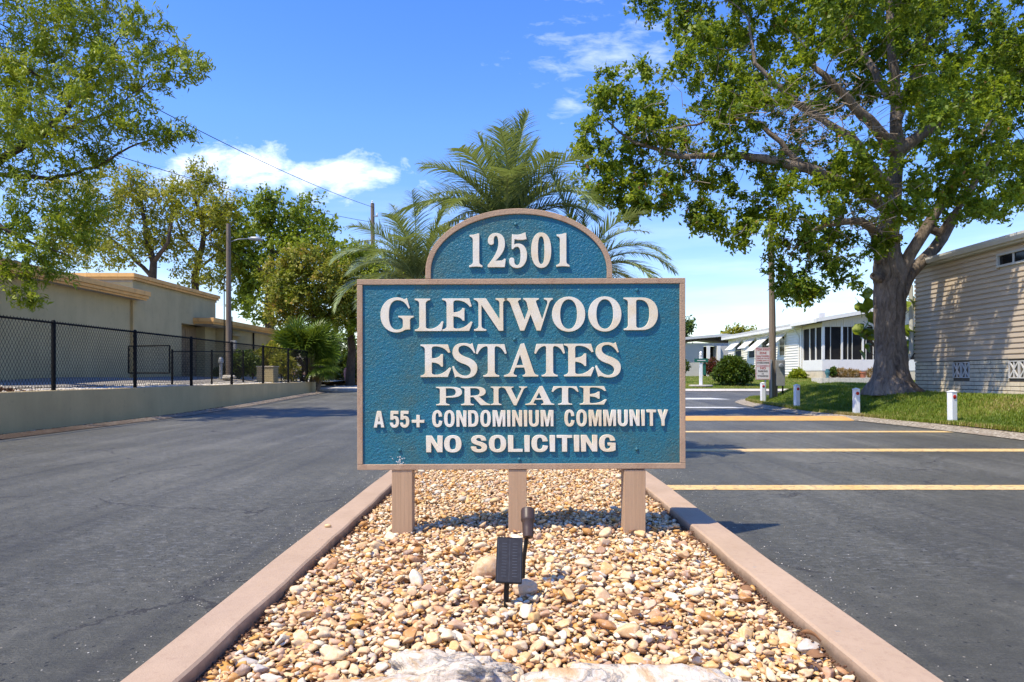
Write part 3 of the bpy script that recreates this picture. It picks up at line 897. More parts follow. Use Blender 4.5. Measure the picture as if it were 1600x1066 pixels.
# arched head: outer a=146 px, rise 110 px with a short straight foot
ax, ar, af = 146 / SPX, (T - 0 + 0) * 0 + (435.5 - 326) / SPX, 12 / SPX
acx = sx(811)
def arch(a, top, foot, n=48):
    pts = [(-a, 0.0)]
    for k in range(n + 1):
        th = math.pi - math.pi * k / n
        pts.append((a * math.cos(th), foot + (top - foot) * math.sin(th)))
    pts.append((a, 0.0)); return pts
po = arch(ax, ar, af); pi_ = arch(ax - fw * 0.98, ar - fw, af)
mb = RB(); n = len(po)
V = []
for (x, z) in po: V += [(acx + x, TH0, T + 0.001 + z), (acx + x, TH1, T + 0.001 + z)]
for (x, z) in pi_: V += [(acx + x, TH0, T + 0.001 + z), (acx + x, TH1, T + 0.001 + z)]
F = []
for i in range(n - 1):
    a, b, c, d = 2 * i, 2 * i + 2, 2 * n + 2 * i, 2 * n + 2 * i + 2
    F += [(a, b, d, c), (a + 1, c + 1, d + 1, b + 1), (a, a + 1, b + 1, b), (c, d, d + 1, c + 1)]
F += [(0, 2 * n, 2 * n + 1, 1), (2 * n - 2, 2 * n - 1, 4 * n - 1, 4 * n - 2)]
mb.add(V, F); mb.build('arch_frame', 'frame_paint', SIGN, bevel=0.003)
mb = RB(); V = [(acx + x, SY + 0.008, T + z) for x, z in pi_] + [(acx + x, SY + 0.045, T + z) for x, z in pi_]
mb.add(V, [tuple(range(n)), tuple(range(2 * n - 1, n - 1, -1))] + [(i, i + n, (i + 1) % n + n, (i + 1) % n) for i in range(n)])
mb.build('arch_panel', 'sign_panel_paint', SIGN)
# posts stand behind the panel's foot
for px0, px1 in ((612, 644), (794.5, 823), (975, 1009)):
    x0, x1 = sx(px0), sx(px1)
    mb = MB(); mb.box(x0, x1, SY + 0.003, SY + 0.003 + 0.12, 0.0, B - 0.003)
    mb.v = [tuple(v) for v in mb.v]
    # carry on up behind the panel
    mb.box(x0, x1, SY + 0.0505, SY + 0.17, B + fw + 0.004, T - 0.12)
    mb.build('post', 'post_paint', SIGN, bevel=0.004)
for px, py in ((622, 459), (996, 454), (804, 530), (806, 350), (624, 703), (811, 718), (995, 703)):
    mb = RB(); mb.lathe([(0.012, 0), (0.012, 0.004), (0.008, 0.008), (0.003, 0.0095)], (sx(px), SY + 0.008, sz(py)), 12, (0, -1, 0)); mb.build('bolt', 'sign_panel_paint', SIGN, smooth=True)
# chalky run below the lower left bolt and a small 3-shaped scratch by the right one
MARK = RB()
for k in range(34):
    x = sx(624) + rnd.gauss(0, 0.007 + 0.0006 * k); z = sz(712) - 0.055 * rnd.random(); s = rnd.uniform(0.0012, 0.0032)
    MARK.add([(x - s, SY + 0.0055, z - s), (x + s, SY + 0.0055, z - s), (x + s, SY + 0.0055, z + s), (x - s, SY + 0.0055, z + s)], [(0, 1, 2, 3)])
MARK.build('paint_drip', 'white_trim', SIGN)

# --- letters. Serif glyph outlines in hundredths of the cap height
GL = {
'E': ["M0 0 L82.5 0 L93 27 L88 28.5 Q68 6 45 6.5 Q34 6.5 34 14 L34 45 Q56 44 62.5 32 L68 32 L68 70 L62.5 70 Q56 57 34 57 L34 87 Q34 94.5 45 94.5 Q72 94 85 74 L91 76 L83 100 L0 100 L0 96 Q13.5 94 13.5 84 L13.5 16 Q13.5 6 0 4 Z"],
'L': ["M0 0 L83 0 L89 29 L84 29 Q70 6.5 46 6.5 Q34 6.5 34 14 L34 84 Q34 94 48 96 L48 100 L0 100 L0 96 Q14 94 14 84 L14 16 Q14 6 0 4 Z"],
'T': ["M23 0 L72 0 L72 4 Q58 6 58 16 L58 86 Q58 94 64 94 Q80 92 90 70 L95 72 L88 100 L7 100 L0 72 L5 70 Q15 92 31 94 Q37 94 37 86 L37 16 Q37 6 23 4 Z"],
'N': ["M0 100 L37 100 L80 34 L80 84 Q80 94 68 96 L68 100 L104 100 L104 96 Q91 94 91 84 L91 0 L77 0 L23 80 L23 16 Q23 6 38 4 L38 0 L0 0 L0 4 Q14 6 14 16 L14 84 Q12 94 0 96 Z"],
'W': ["M0 100 L50 100 L50 96 Q40 94 42 87 L61 33 L73 66 L68 86 Q65 94 58 96 L58 100 L104 100 L104 96 Q94 94 96 87 L114 33 L130 84 Q132 94 120 96 L120 100 L146 100 L146 96 Q138 94 135 84 L109 0 L97 0 L79 50 L60 0 L48 0 L18 86 Q14 94 0 96 Z"],
'O': ["M0 50 C0 82 22 104 50 104 C78 104 100 82 100 50 C100 18 78 -4 50 -4 C22 -4 0 18 0 50 Z", "M24 50 C24 20 36 4 50 4 C64 4 76 20 76 50 C76 80 64 96 50 96 C36 96 24 80 24 50 Z"],
'G': ["M79 102 L89 72 L85 70 C78 87 66 96 52 96 C34 96 25 80 25 50 C25 20 33 4 50 4 Q64 4 68 14 L68 32 Q68 41 54 43 L54 47 L100 47 L100 43 Q89 41 89 34 L89 5 Q78 6 70 2 Q60 -4 48 -4 C20 -4 0 18 0 50 C0 82 22 104 50 104 Q62 104 70 99 Q75 97 79 102 Z"],
'S': ["M62 104 L72 74 L68 73 Q56 95 38 97 Q19 97 19 83 Q19 70 40 62 Q78 50 78 28 Q77 -4 40 -4 Q30 -4 20 0 Q14 2 8 -2 L0 32 L4 33 Q18 3 40 3 Q58 4 58 20 Q57 33 36 40 Q0 51 1 77 Q3 104 36 104 Q46 104 53 101 Q58 99 62 104 Z"],
'A': ["M0 0 L38 0 L38 4 Q26 5 29 14 L34 28 L60 28 L64 15 Q66 6 56 4 L56 0 L102 0 L102 4 Q92 5 89 14 L60 103 L50 100 L19 16 Q15 6 0 4 Z", "M37 35 L58 35 L48 68 Z"],
'D': ["M0 0 L55 0 C86 0 103 22 103 51 C103 80 86 100 55 100 L0 100 L0 96 Q13 94 13 84 L13 16 Q13 6 0 4 Z", "M37 14 L37 88 Q37 94 46 94 C68 94 78 78 78 51 C78 24 68 6 46 6 Q37 6 37 14 Z"],
'P': ["M0 0 L45 0 L45 4 Q33 6 33 16 L33 42 L50 42 C75 42 88 54 88 71 C88 90 74 100 50 100 L0 100 L0 96 Q13 94 13 84 L13 16 Q13 6 0 4 Z", "M33 49 L33 93 L46 93 C60 93 67 86 67 71 C67 56 60 49 46 49 Z"],
'R': ["M0 0 L45 0 L45 4 Q33 6 33 16 L33 44 L44 44 L70 0 L104 0 L104 4 Q94 6 88 14 L64 47 C80 51 88 60 88 73 C88 91 74 100 50 100 L0 100 L0 96 Q13 94 13 84 L13 16 Q13 6 0 4 Z", "M33 51 L33 93 L46 93 C60 93 67 86 67 72 C67 58 60 51 46 51 Z"],
'I': ["M0 0 L47 0 L47 4 Q34 6 34 16 L34 84 Q34 94 47 96 L47 100 L0 100 L0 96 Q13 94 13 84 L13 16 Q13 6 0 4 Z"],
'V': ["M0 100 L46 100 L46 96 Q35 94 38 86 L58 28 L77 84 Q80 94 68 96 L68 100 L100 100 L100 96 Q90 94 86 84 L57 -2 L47 -2 L15 84 Q11 94 0 96 Z"],
'1': ["M0 0 Q20 4 38 0 L38 5 Q29 8 29 16 L29 101 L25 101 Q14 96 2 97 L2 92 Q11 90 11 82 L11 16 Q11 8 0 5 Z"],
'2': ["M0 0 L50 0 L53 24 L49 25 Q45 19 38 19 L22 19 Q51 44 51 70 C51 91 40 102 25 102 C10 102 1 92 1 79 Q1 68 10 67 Q19 68 18 77 Q17 93 25 94 Q32 92 32 70 Q31 42 0 6 Z"],
'5': ["M9 98 Q28 93 48 104 L52 84 Q36 79 16 84 L14 66 Q20 70 27 70 C44 70 53 54 53 36 C53 12 40 -3 24 -3 C8 -3 0 6 0 18 Q0 28 8 28 Q16 27 15 18 Q15 6 24 5 Q34 6 34 36 Q34 60 24 61 Q16 61 12 54 L7 54 Z"],
'0': ["M0 50 C0 82 10 103 28.5 103 C47 103 57 82 57 50 C57 18 47 -3 28.5 -3 C10 -3 0 18 0 50 Z", "M19 50 C19 24 21 8 28.5 8 C36 8 38 24 38 50 C38 76 36 92 28.5 92 C21 92 19 76 19 50 Z"],
# plain heavy letters of the lower two lines
'a': ["M0 0 L19 0 L23 20 L43 20 L47 0 L66 0 L44 100 L22 100 Z", "M26 36 L40 36 L33 74 Z"],
'5s': ["M5 100 L55 100 L55 82 L23 82 L21 66 Q26 69 32 69 C49 69 60 56 60 35 C60 12 48 -2 29 -2 C12 -2 1 8 0 27 L19 28 Q20 14 29 14 Q40 15 40 34 Q40 52 30 53 Q23 53 20 46 L2 48 Z"],
'+': ["M25 2 L41 2 L41 26 L66 26 L66 40 L41 40 L41 66 L25 66 L25 40 L0 40 L0 26 L25 26 Z"],
'c': ["M60 64 L41 62 C41 76 38 86 31 86 C23 86 20 74 20 50 C20 26 23 14 31 14 C38 14 41 22 42 37 L61 35 C60 12 49 -2 31 -2 C10 -2 0 16 0 50 C0 84 10 102 31 102 C49 102 59 88 60 64 Z"],
'o': ["M0 50 C0 84 11 102 32 102 C53 102 64 84 64 50 C64 16 53 -2 32 -2 C11 -2 0 16 0 50 Z", "M20 50 C20 26 23 14 32 14 C41 14 44 26 44 50 C44 74 41 86 32 86 C23 86 20 74 20 50 Z"],
'n': ["M0 0 L18 0 L18 62 L41 0 L60 0 L60 100 L42 100 L42 40 L20 100 L0 100 Z"],
'd': ["M0 0 L27 0 C51 0 62 16 62 50 C62 84 51 100 27 100 L0 100 Z", "M19 16 L19 84 L26 84 C38 84 42 74 42 50 C42 26 38 16 26 16 Z"],
'm': ["M0 0 L17 0 L17 70 L31 0 L46 0 L60 70 L60 0 L77 0 L77 100 L51 100 L38.5 38 L26 100 L0 100 Z"],
'i': ["M0 0 L19 0 L19 100 L0 100 Z"],
'u': ["M0 100 L19 100 L19 32 C19 19 22 14 30 14 C38 14 41 19 41 32 L41 100 L60 100 L60 34 C60 10 50 -2 30 -2 C10 -2 0 10 0 34 Z"],
't': ["M19 0 L38 0 L38 84 L57 84 L57 100 L0 100 L0 84 L19 84 Z"],
'y': ["M21 0 L40 0 L40 38 L61 100 L41 100 L31 62 L21 100 L0 100 L21 38 Z"],
's': ["M57 70 L39 69 Q37 86 29 86 Q20 85 20 76 Q20 68 34 62 C54 53 60 44 60 29 C60 10 49 -2 30 -2 C11 -2 1 10 0 31 L19 33 Q20 14 30 14 Q40 15 40 26 Q40 35 27 41 C8 49 1 58 1 73 C1 91 12 102 29 102 C46 102 56 91 57 70 Z"],
'l': ["M0 0 L54 0 L54 17 L19 17 L19 100 L0 100 Z"],
'g': ["M60 66 L41 64 C40 78 38 86 31 86 C23 86 20 74 20 50 C20 26 23 14 31 14 C38 14 42 21 42 36 L32 36 L32 52 L61 52 L61 8 Q50 -2 31 -2 C10 -2 0 16 0 50 C0 84 10 102 31 102 C48 102 58 89 60 66 Z"],
}
def flatten(path, n=9):
    tok = path.replace('M', ' M ').replace('L', ' L ').replace('Q', ' Q ').replace('C', ' C ').replace('Z', ' Z ').split()
    pts = []; i = 0; cur = (0, 0)
    while i < len(tok):
        c = tok[i]; i += 1
        if c == 'Z': break
        k = {'M': 1, 'L': 1, 'Q': 2, 'C': 3}[c]
        q = [(float(tok[i + 2 * j]), float(tok[i + 2 * j + 1])) for j in range(k)]; i += 2 * k
        if k == 1: pts.append(q[0])
        else:
            ctl = [cur] + q
            for s in range(1, n + 1):
                t_ = s / n; u = 1 - t_
                if k == 2: w = (u * u, 2 * u * t_, t_ * t_)
                else: w = (u ** 3, 3 * u * u * t_, 3 * u * t_ * t_, t_ ** 3)
                pts.append((sum(a * b[0] for a, b in zip(w, ctl)), sum(a * b[1] for a, b in zip(w, ctl))))
        cur = q[-1]
    return pts
def glyph_mesh(key, w, h, thick=0.012, bev=0.0014, mat='letter_paint', hold=False):
    loops = [flatten(p) for p in GL[key]]
    xs = [p[0] for p in loops[0]]; x0, x1 = min(xs), max(xs)
    cu = bpy.data.curves.new('glyph', 'CURVE'); cu.dimensions = '2D'; cu.fill_mode = 'BOTH'
    cu.extrude = thick / 2; cu.bevel_depth = bev; cu.bevel_resolution = 1; cu.offset = -bev * 0.6
    for lp in loops:
        sp = cu.splines.new('POLY'); sp.points.add(len(lp) - 1)
        for p, (x, y) in zip(sp.points, lp): p.co = ((x - x0) / (x1 - x0) * w, y / 100 * h, 0, 1)
        sp.use_cyclic_u = True
    ob = bpy.data.objects.new('glyph', cu); COL.objects.link(ob)
    dg = bpy.context.evaluated_depsgraph_get(); dg.update()
    me = bpy.data.meshes.new_from_object(ob.evaluated_get(dg))
    bpy.data.objects.remove(ob); bpy.data.curves.remove(cu)
    me.transform(Matrix(((1, 0, 0, 0), (0, 0, -1, 0), (0, 1, 0, 0), (0, 0, 0, 1))))
    me.materials.clear(); me.materials.append(MATS[mat])
    return me
def put_letters(spec, top, base_, thick=0.012):
    """spec: (glyph key, x0 px, x1 px)"""
    for key, a, b in spec:
        w = (b - a) / SPX; h = (base_ - top) / SPX
        me = glyph_mesh(key, w, h, thick)
        p = Vector(roll((sx(a), SY + 0.008 - thick / 2 - 0.0005, sz(base_))))
        ch = key[0].upper()
        o = link('digit' if ch.isdigit() else ('plus_mark' if ch == '+' else 'letter'), me, SIGN)
        o.location = p - SIGN.location
        o.rotation_euler = (0, -ROLL, 0)
        o['label'] = ('raised cream digit ' if ch.isdigit() else 'raised cream letter ') + ch if ch != '+' else 'raised cream plus sign'
# pixel heights are given at the panel's middle: the roll is taken out first
put_letters([('1', 733.5, 754), ('2', 762.4, 790.5), ('5', 796, 823.8), ('0', 830.5, 861.6), ('1', 869.5, 890)], 365.5, 417.5)
put_letters([('G', 595, 646.5), ('L', 648.6, 693), ('E', 691.5, 738.5), ('N', 741, 793), ('W', 788, 864), ('O', 863, 914.5), ('O', 919.6, 971), ('D', 975, 1028)], 466.3, 516.8)
put_letters([('E', 657.5, 705), ('S', 707, 746), ('T', 743.8, 791.8), ('A', 787.5, 841), ('T', 835, 883), ('E', 881.5, 928.5), ('S', 930.5, 970)], 538, 588.6)
put_letters([('P', 681.6, 722), ('R', 720.5, 766), ('I', 767, 783.5), ('V', 784.4, 823.6), ('A', 821, 866), ('T', 862, 904), ('E', 906, 948)], 604.3, 632.8)
cond = []
x = 675.4
def run(keys, x0, x1, gap, top, base_, unit=None):
    ws = []
    for k in keys:
        xs = [p[0] for p in flatten(GL[k][0])]; ws.append(max(xs) - min(xs))
    tot = sum(ws); n = len(keys)
    sc = (x1 - x0 - gap * (n - 1)) / tot; out = []; x = x0
    for k, w in zip(keys, ws):
        out.append((k, x, x + w * sc)); x += w * sc + gap
    put_letters(out, top, base_, 0.011)
put_letters([('a', 584, 600.5), ('5s', 609.5, 623.5), ('5s', 625.3, 639.5)], 641.5, 667, 0.011)
put_letters([('+', 643.6, 662.8)], 638, 667.5, 0.011)
run('condominium', 675.4, 864.6, 3.0, 641.3, 666.4)
run('community', 882, 1043.5, 3.2, 641.3, 666.4)
run('no', 666, 721, 2.6, 680.5, 706)
run('soliciting', 735.8, 961.6, 3.0, 680.5, 706)

# ------------------------------------------------------------------ solar spotlight
gx = at(792, 940, 3.06); 
SOL = empty('solar_spotlight', (gx.x, 3.05, 0.08), 'black solar spotlight with tilted panel and brown lamp head on stakes', 'solar light')
p0 = at(795, 880, 3.2)
# panel box tilted back and turned a little
def solar():
    pw, ph, th = 0.118, 0.195, 0.016
    c = at(796, 875, 3.07)
    M = Matrix.Translation(c) @ Matrix.Rotation(R(4.0), 4, 'Y') @ Matrix.Rotation(R(4), 4, 'Z') @ Matrix.Rotation(R(-28), 4, 'X')
    def bx(x0, x1, y0, y1, z0, z1, nm, mt, bv=0):
        mb = MB(); mb.box(x0, x1, y0, y1, z0, z1); mb.v = [tuple(M @ Vector(v)) for v in mb.v]
        return mb.build(nm, mt, SOL, bevel=bv)
    hh = ph / 2 / math.cos(R(28)) * 0.93
    bx(-pw / 2, pw / 2, 0, th, -hh, hh, 'panel_frame', 'lamp_black', 0.004)
    cells = bx(-pw / 2 + 0.006, pw / 2 - 0.006, -0.0012, 0.001, -hh + 0.006, hh - 0.006, 'solar_panel', 'solar_cell')
    mb = MB()
    for k in range(12):
        z = -hh + 0.03 + k * (2 * hh - 0.06) / 11
        for s in (-1, 1):
            mb.box(s * 0.024 - 0.011, s * 0.024 + 0.011, -0.0022, -0.0014, z - 0.0009, z + 0.0009)
    for xx in (-pw / 2 + 0.007, 0, pw / 2 - 0.007): mb.box(xx - 0.0006, xx + 0.0006, -0.0022, -0.0014, -hh + 0.008, hh - 0.008)
    mb.v = [tuple(M @ Vector(v)) for v in mb.v]
    mb.build('cell_lines', 'cell_line', SOL)
    b = M @ Vector((0, th, -hh * 0.55))
    f = at(791, 942, 3.05)
    MB().tube([(f.x, 3.05, 0.02), (f.x, 3.07, 0.13), (b.x - 0.004, b.y, b.z)], 0.0125, 10).build('stake', 'lamp_black', SOL, smooth=True, auto=True)
    # lamp head
    a = at(824, 838, 3.30); e = at(823.5, 800, 3.30)
    bot = at(825, 842, 3.26)
    axis = Vector((0.0, 0.55, 0.83)).normalized()
    mb = MB()
    c0 = Vector((bot.x + 0.001, 3.28, bot.z + 0.0))
    mb.lathe([(0.018, 0.0), (0.025, 0.002), (0.026, 0.012), (0.0275, 0.045), (0.0285, 0.078), (0.0335, 0.084), (0.035, 0.09), (0.034, 0.098), (0.034, 0.135), (0.031, 0.146), (0.027, 0.148), (0.026, 0.13), (0.004, 0.128)], c0, 24, axis)
    mb.build('lamp_head', 'lamp_brown', SOL, smooth=True, auto=True)
    MB().lathe([(0.007, -0.004), (0.009, -0.003), (0.009, 0.004)], c0, 10, axis).build('cable_gland', 'lamp_black', SOL)
    MB().tube([(at(816, 916, 3.3).x, 3.30, 0.03), (at(818, 890, 3.3).x, 3.30, 0.2), (c0.x - 0.004, 3.305, c0.z + 0.01)], 0.0105, 10).build('stake', 'lamp_black', SOL, smooth=True, auto=True)
solar()

# ------------------------------------------------------------------ left side: retaining wall, yard, fence
WX = -9.36
def wall_run():
    V = []; F = []
    ys = np.linspace(4, 32.6, 60)
    for y in ys:
        zt = 0.79 - 0.0005 * y + 0.004 * mnoise.noise(Vector((0, y * 0.8, 2)))
        for x, z in ((WX, zr(y) - 0.1), (WX, zt - 0.012), (WX - 0.012, zt), (WX - 0.19, zt), (WX - 0.2, zt - 0.3)):
            V.append((x + 0.006 * mnoise.noise(Vector((0, y * 0.5, z))), y, z))
    for i in range(len(ys) - 1):
        for j in range(4): F.append((i * 5 + j, i * 5 + j + 1, (i + 1) * 5 + j + 1, (i + 1) * 5 + j))
    e = len(V)
    F2 = [tuple(range(5))[::-1], tuple(range(e - 5, e))]
    me = bpy.data.meshes.new('retaining_wall'); me.from_pydata(V, [], F + F2); me.materials.append(MATS['olive_wall_paint']); me.update()
    o = link('retaining_wall', me)
    setp(o, 'long low olive painted retaining wall under the chain link fence', 'wall')
wall_run()
def yard_z(x, y):
    return 0.765 + 0.24 * smooth(-10.0, -12.6, x) * smooth(8, 22, y) + 0.02 * math.sin(y)
grid_obj('yard_ground', [-60, -30, -20, -15, -13, -12.6, -12, -11.5, -11, -10.6, -10.2, -9.9, WX - 0.195], np.linspace(2, 60, 59), yard_z, 'white_rubble')
def slab_z(x, y): return yard_z(x, y) + 0.012
grid_obj('yard_slab', np.linspace(-13.7, -10.9, 8), np.linspace(8, 29, 22), slab_z, 'slab_grey')
# rubble stones along the fence foot, one mass
def crumbs(name, n, fx, fy, fz, r0, r1, mat, label=None, parent=None):
    VV = []; FF = []; off = 0
    for i in range(n):
        x, y = fx(), fy(); r = rnd.uniform(r0, r1)
        v, f = low_peb[i % 6]
        M = np.array(Matrix.Rotation(rnd.uniform(0, 6), 3, 'Z'), dtype=np.float32) * r
        VV.append(v @ M.T + np.array((x, y, fz(x, y) + r * 0.2), dtype=np.float32)); FF.append(f + off); off += len(v)
    o = np_obj(name, np.concatenate(VV), np.concatenate(FF), mat, parent, smooth=False)
    o['kind'] = 'stuff'
    return o
crumbs('rubble', 2600, lambda: -9.56 - abs(rnd.gauss(0, 0.5)), lambda: rnd.uniform(11, 32), yard_z, 0.015, 0.06, 'white_rubble')
crumbs('leaf_litter', 2200, lambda: -9.62 - abs(rnd.gauss(0, 0.22)), lambda: rnd.gauss(12.0, 0.75), lambda x, y: yard_z(x, y) + rnd.uniform(0, 0.13) * max(0, 1 - ((y - 12) / 1.5) ** 2), 0.02, 0.05, 'mulch')
crumbs('gutter_debris', 1100, lambda: WX + 0.03 + abs(rnd.gauss(0, 0.13)), lambda: rnd.uniform(9, 22), lambda x, y: zr(y) + 0.012, 0.008, 0.028, 'mulch')
crumbs('gutter_crumbs', 260, lambda: WX + 0.05 + abs(rnd.gauss(0, 0.2)), lambda: rnd.uniform(9, 26), lambda x, y: zr(y) + 0.012, 0.012, 0.032, 'white_rubble')

FX = WX - 0.08
def chain_link(parent, p, q, z0, z1, step=0.062, wr=0.0021, name='chain_link_mesh', barbs=0.045):
    """two families of slanting wires between two posts lines p->q (xy)"""
    p = np.array(p, float); q = np.array(q, float); Lh = np.linalg.norm(q - p); d = (q - p) / Lh; nrm_ = np.array((-d[1], d[0]))
    V = []; F = []
    H = z1 - z0
    slope = 0.62     # horizontal run per metre of rise: tall diamonds
    for s, off in ((1, 0.002), (-1, -0.002)):
        k0 = -H * slope if s > 0 else 0
        a = k0
        while a < Lh + (0 if s > 0 else H * slope):
            # wire from (a, z0) to (a + s*H*slope, z1), clipped to [0, L]
            t0, t1 = 0.0, 1.0; dx = s * H * slope
            lo, hi = sorted(((0 - a) / dx, (Lh - a) / dx)); t0 = max(t0, lo); t1 = min(t1, hi)
            if t1 > t0:
                tt = t1 + (barbs / H if t1 == 1.0 and barbs else 0)
                P0 = (p + d * (a + dx * t0)); P1 = (p + d * (a + dx * tt))
                A = Vector((P0[0] + nrm_[0] * off, P0[1] + nrm_[1] * off, z0 + H * t0)); B_ = Vector((P1[0] + nrm_[0] * off, P1[1] + nrm_[1] * off, z0 + H * tt))
                dd = (B_ - A).normalized(); u = dd.cross(Vector((nrm_[0], nrm_[1], 0))).normalized() * wr; w = Vector((nrm_[0], nrm_[1], 0)) * wr
                o = len(V)
                for c in (A, B_):
                    V += [tuple(c + u), tuple(c - u * 0.5 + w * 0.87), tuple(c - u * 0.5 - w * 0.87)]
                F += [(o, o + 1, o + 4, o + 3), (o + 1, o + 2, o + 5, o + 4), (o + 2, o, o + 3, o + 5)]
            a += step
    o = np_obj(name, V, F, 'black_steel', parent)
    return o
fence = empty('chain_link_fence', (FX, 20, 0.78), 'long black chain link fence standing on the olive retaining wall', 'fence')
for y in [5.2, 8.1, 11.0, 14.06, 17.1, 20.1, 23.0, 25.9, 28.8, 31.4]:
    mb = MB(); mb.tube([(FX, y, 0.775), (FX, y, 2.20)], 0.043 if 10 < y < 31 else 0.055, 10)
    mb.lathe([(0.04, 0), (0.042, 0.01), (0.03, 0.035), (0.012, 0.045)], (FX, y, 2.19), 10)
    for z in (0.95, 1.2, 1.45, 1.7, 1.95): mb.lathe([(0.036, 0), (0.041, 0.003), (0.041, 0.022), (0.036, 0.025)], (FX, y, z), 10)
    mb.build('post', 'black_steel', fence)
MB().tube([(FX, 3.9, 2.17), (FX, 31.4, 2.185)], 0.022, 8).build('top_rail', 'black_steel', fence)
MB().tube([(FX + 0.01, 3.9, 0.84), (FX + 0.01, 31.4, 0.84)], 0.006, 6).build('bottom_wire', 'black_steel', fence)
chain_link(fence, (FX + 0.03, 3.9), (FX + 0.03, 31.4), 0.82, 2.17, 0.088, 0.0042)
# short return of darker mesh at the far end
MB().tube([(FX, 31.4, 2.17), (FX - 2.2, 32.2, 2.17)], 0.022, 8).build('top_rail', 'black_steel', fence)
chain_link(fence, (FX, 31.4), (FX - 2.2, 32.2), 0.82, 2.17, 0.09, 0.004)

gate = empty('yard_gate', (-11.8, 21, 1.1), 'small black chain link gate standing open inside the yard', 'gate')
ga, gb = at(201, 541, 21), at(265, 540, 21)
g0, g1 = at(201, 583, 21), at(265, 583, 21)
mb = MB(); mb.tube([ga, g0], 0.025, 8); mb.build('gate_stile', 'black_steel', gate)
mb = MB(); mb.tube([gb, g1], 0.025, 8); mb.build('gate_stile', 'black_steel', gate)
mb = MB(); mb.tube([ga, gb], 0.02, 8); mb.build('gate_rail', 'black_steel', gate)
mb = MB(); mb.tube([g0, g1], 0.02, 8); mb.build('gate_rail', 'black_steel', gate)
chain_link(gate, (ga.x, ga.y), (gb.x, gb.y), g0.z, ga.z, 0.1, 0.003, barbs=0)
inner = empty('inner_fence', (-10.4, 21, 1.0), 'low black chain link fence inside the yard, right of the gate', 'fence')
ia, ib = at(269, 549, 21), at(380, 550, 26.5)
for k in range(3):
    t_ = k / 2; p = ia.lerp(ib, t_)
    MB().tube([(p.x, p.y, yard_z(p.x, p.y)), (p.x, p.y, p.z + 0.06)], 0.033, 8).build('post', 'black_steel', inner)
MB().tube([ia, ib], 0.018, 8).build('top_rail', 'black_steel', inner)
chain_link(inner, (ia.x, ia.y), (ib.x, ib.y), 0.95, ia.z, 0.1, 0.003, barbs=0)

# ------------------------------------------------------------------ left buildings
def fascia(parent, x0, x1, y0, y1, z, steps=((0.0, 0.16), (-0.05, 0.10), (-0.10, 0.06))):
    """stepped orange edge round a flat roof slab; each step is a board run on the two visible sides"""
    zt = z
    for inset, h in steps:
        i = -inset
        mb = MB(); mb.box(x1 - i - 0.03, x1 - i, y0 + i, y1 - i, zt - h, zt); mb.build('fascia_board', 'orange_fascia', parent, bevel=0.006)
        mb = MB(); mb.box(x0 + i, x1 - i - 0.0305, y0 + i, y0 + i + 0.03, zt - h, zt); mb.build('fascia_board', 'orange_fascia', parent, bevel=0.006)
        zt -= h + 0.0015
    MB().box(x0, x1 - 0.031, y0 + 0.031, y1 - 0.001, z - 0.12, z + 0.015).box(x0, x1 - 0.17, y0 + 0.17, y1 - 0.001, z - 0.30, z - 0.1205).build('roof', 'roof_gravel', parent)
BX = -13.5
bA = empty('low_workshop', (-17, 16, 1.0), 'long low olive stucco building with orange roof edge, nearest the camera on the left', 'building')
MB().box(-24, BX, 2.0, 24.3, 0.6, 3.80).build('wall', 'olive_stucco', bA)
fascia(bA, -24.3, BX + 0.50, 1.6, 24.6, 4.08)
MB().box(BX + 0.002, BX + 0.09, 24.16, 24.26, 1.0, 3.72).build('corner_downspout', 'olive_wall_paint', bA)
bB = empty('tall_workshop', (-18, 27.5, 1.0), 'taller olive stucco block with orange parapet and recessed brown doors', 'building')
# wall with a recess for the doors
d0, d1, dz = 27.9, 30.05, 3.22
mb = MB()
mb.box(-24, BX, 24.305, d0, 0.6, 4.52); mb.box(-24, BX, d1, 31.1, 0.6, 4.52); mb.box(-24, BX, d0 + 0.001, d1 - 0.001, dz, 4.52); mb.box(-24, BX - 0.45, d0 + 0.001, d1 - 0.001, 0.6, dz - 0.001)
mb.build('wall', 'olive_stucco', bB)
fascia(bB, -24.3, BX + 0.16, 24.12, 31.25, 4.70, ((0.0, 0.13), (-0.05, 0.09)))
for k in range(2):
    y0 = d0 + 0.06 + k * (d1 - d0 - 0.1) / 2; y1 = y0 + (d1 - d0 - 0.1) / 2 - 0.02
    mb = MB(); mb.box(BX - 0.44, BX - 0.38, y0, y1, 0.95, dz - 0.06)
    nb = 5
    for j in range(nb): mb.box(BX - 0.378, BX - 0.362, y0 + 0.02 + j * (y1 - y0 - 0.02) / nb, y0 + (j + 1) * (y1 - y0 - 0.02) / nb, 1.0, dz - 0.1)
    d_ = mb.build('door', 'brown_door', bB)
bC = empty('rear_workshop', (-16, 34, 1.0), 'lowest olive stucco wing with orange roof edge behind the wooden pole', 'building')
MB().box(-24, -13.0, 31.15, 38.5, 0.6, 3.30).build('wall', 'olive_stucco', bC)
fascia(bC, -13.9, -12.62, 28.9, 38.8, 3.52, ((0.0, 0.17), (-0.05, 0.08)))
MB().box(-13.0, -12.8, 31.6, 32.4, 2.9, 3.02).build('lamp_ledge', 'olive_wall_paint', bC)
MB().tube([(-12.94, 34.2, 1.0), (-12.94, 34.2, 3.2)], 0.04, 8).build('conduit', 'black_steel', bC)
o = MB(); o.tube([at(345, 592, 24.5) , at(345, 566, 24.5)], 0.055, 10); o.lathe([(0.09, 0), (0.10, 0.04), (0.07, 0.16), (0.03, 0.2)], at(345, 567, 24.5), 10)
a_ = at(345, 590, 24.5)
t1 = empty('standpipe', (a_.x, a_.y, 1.0), 'grey pipe post with a knobbly valve top behind the fence', 'pipe'); o.build('pipe', 'galvanised', t1, smooth=True, auto=True)
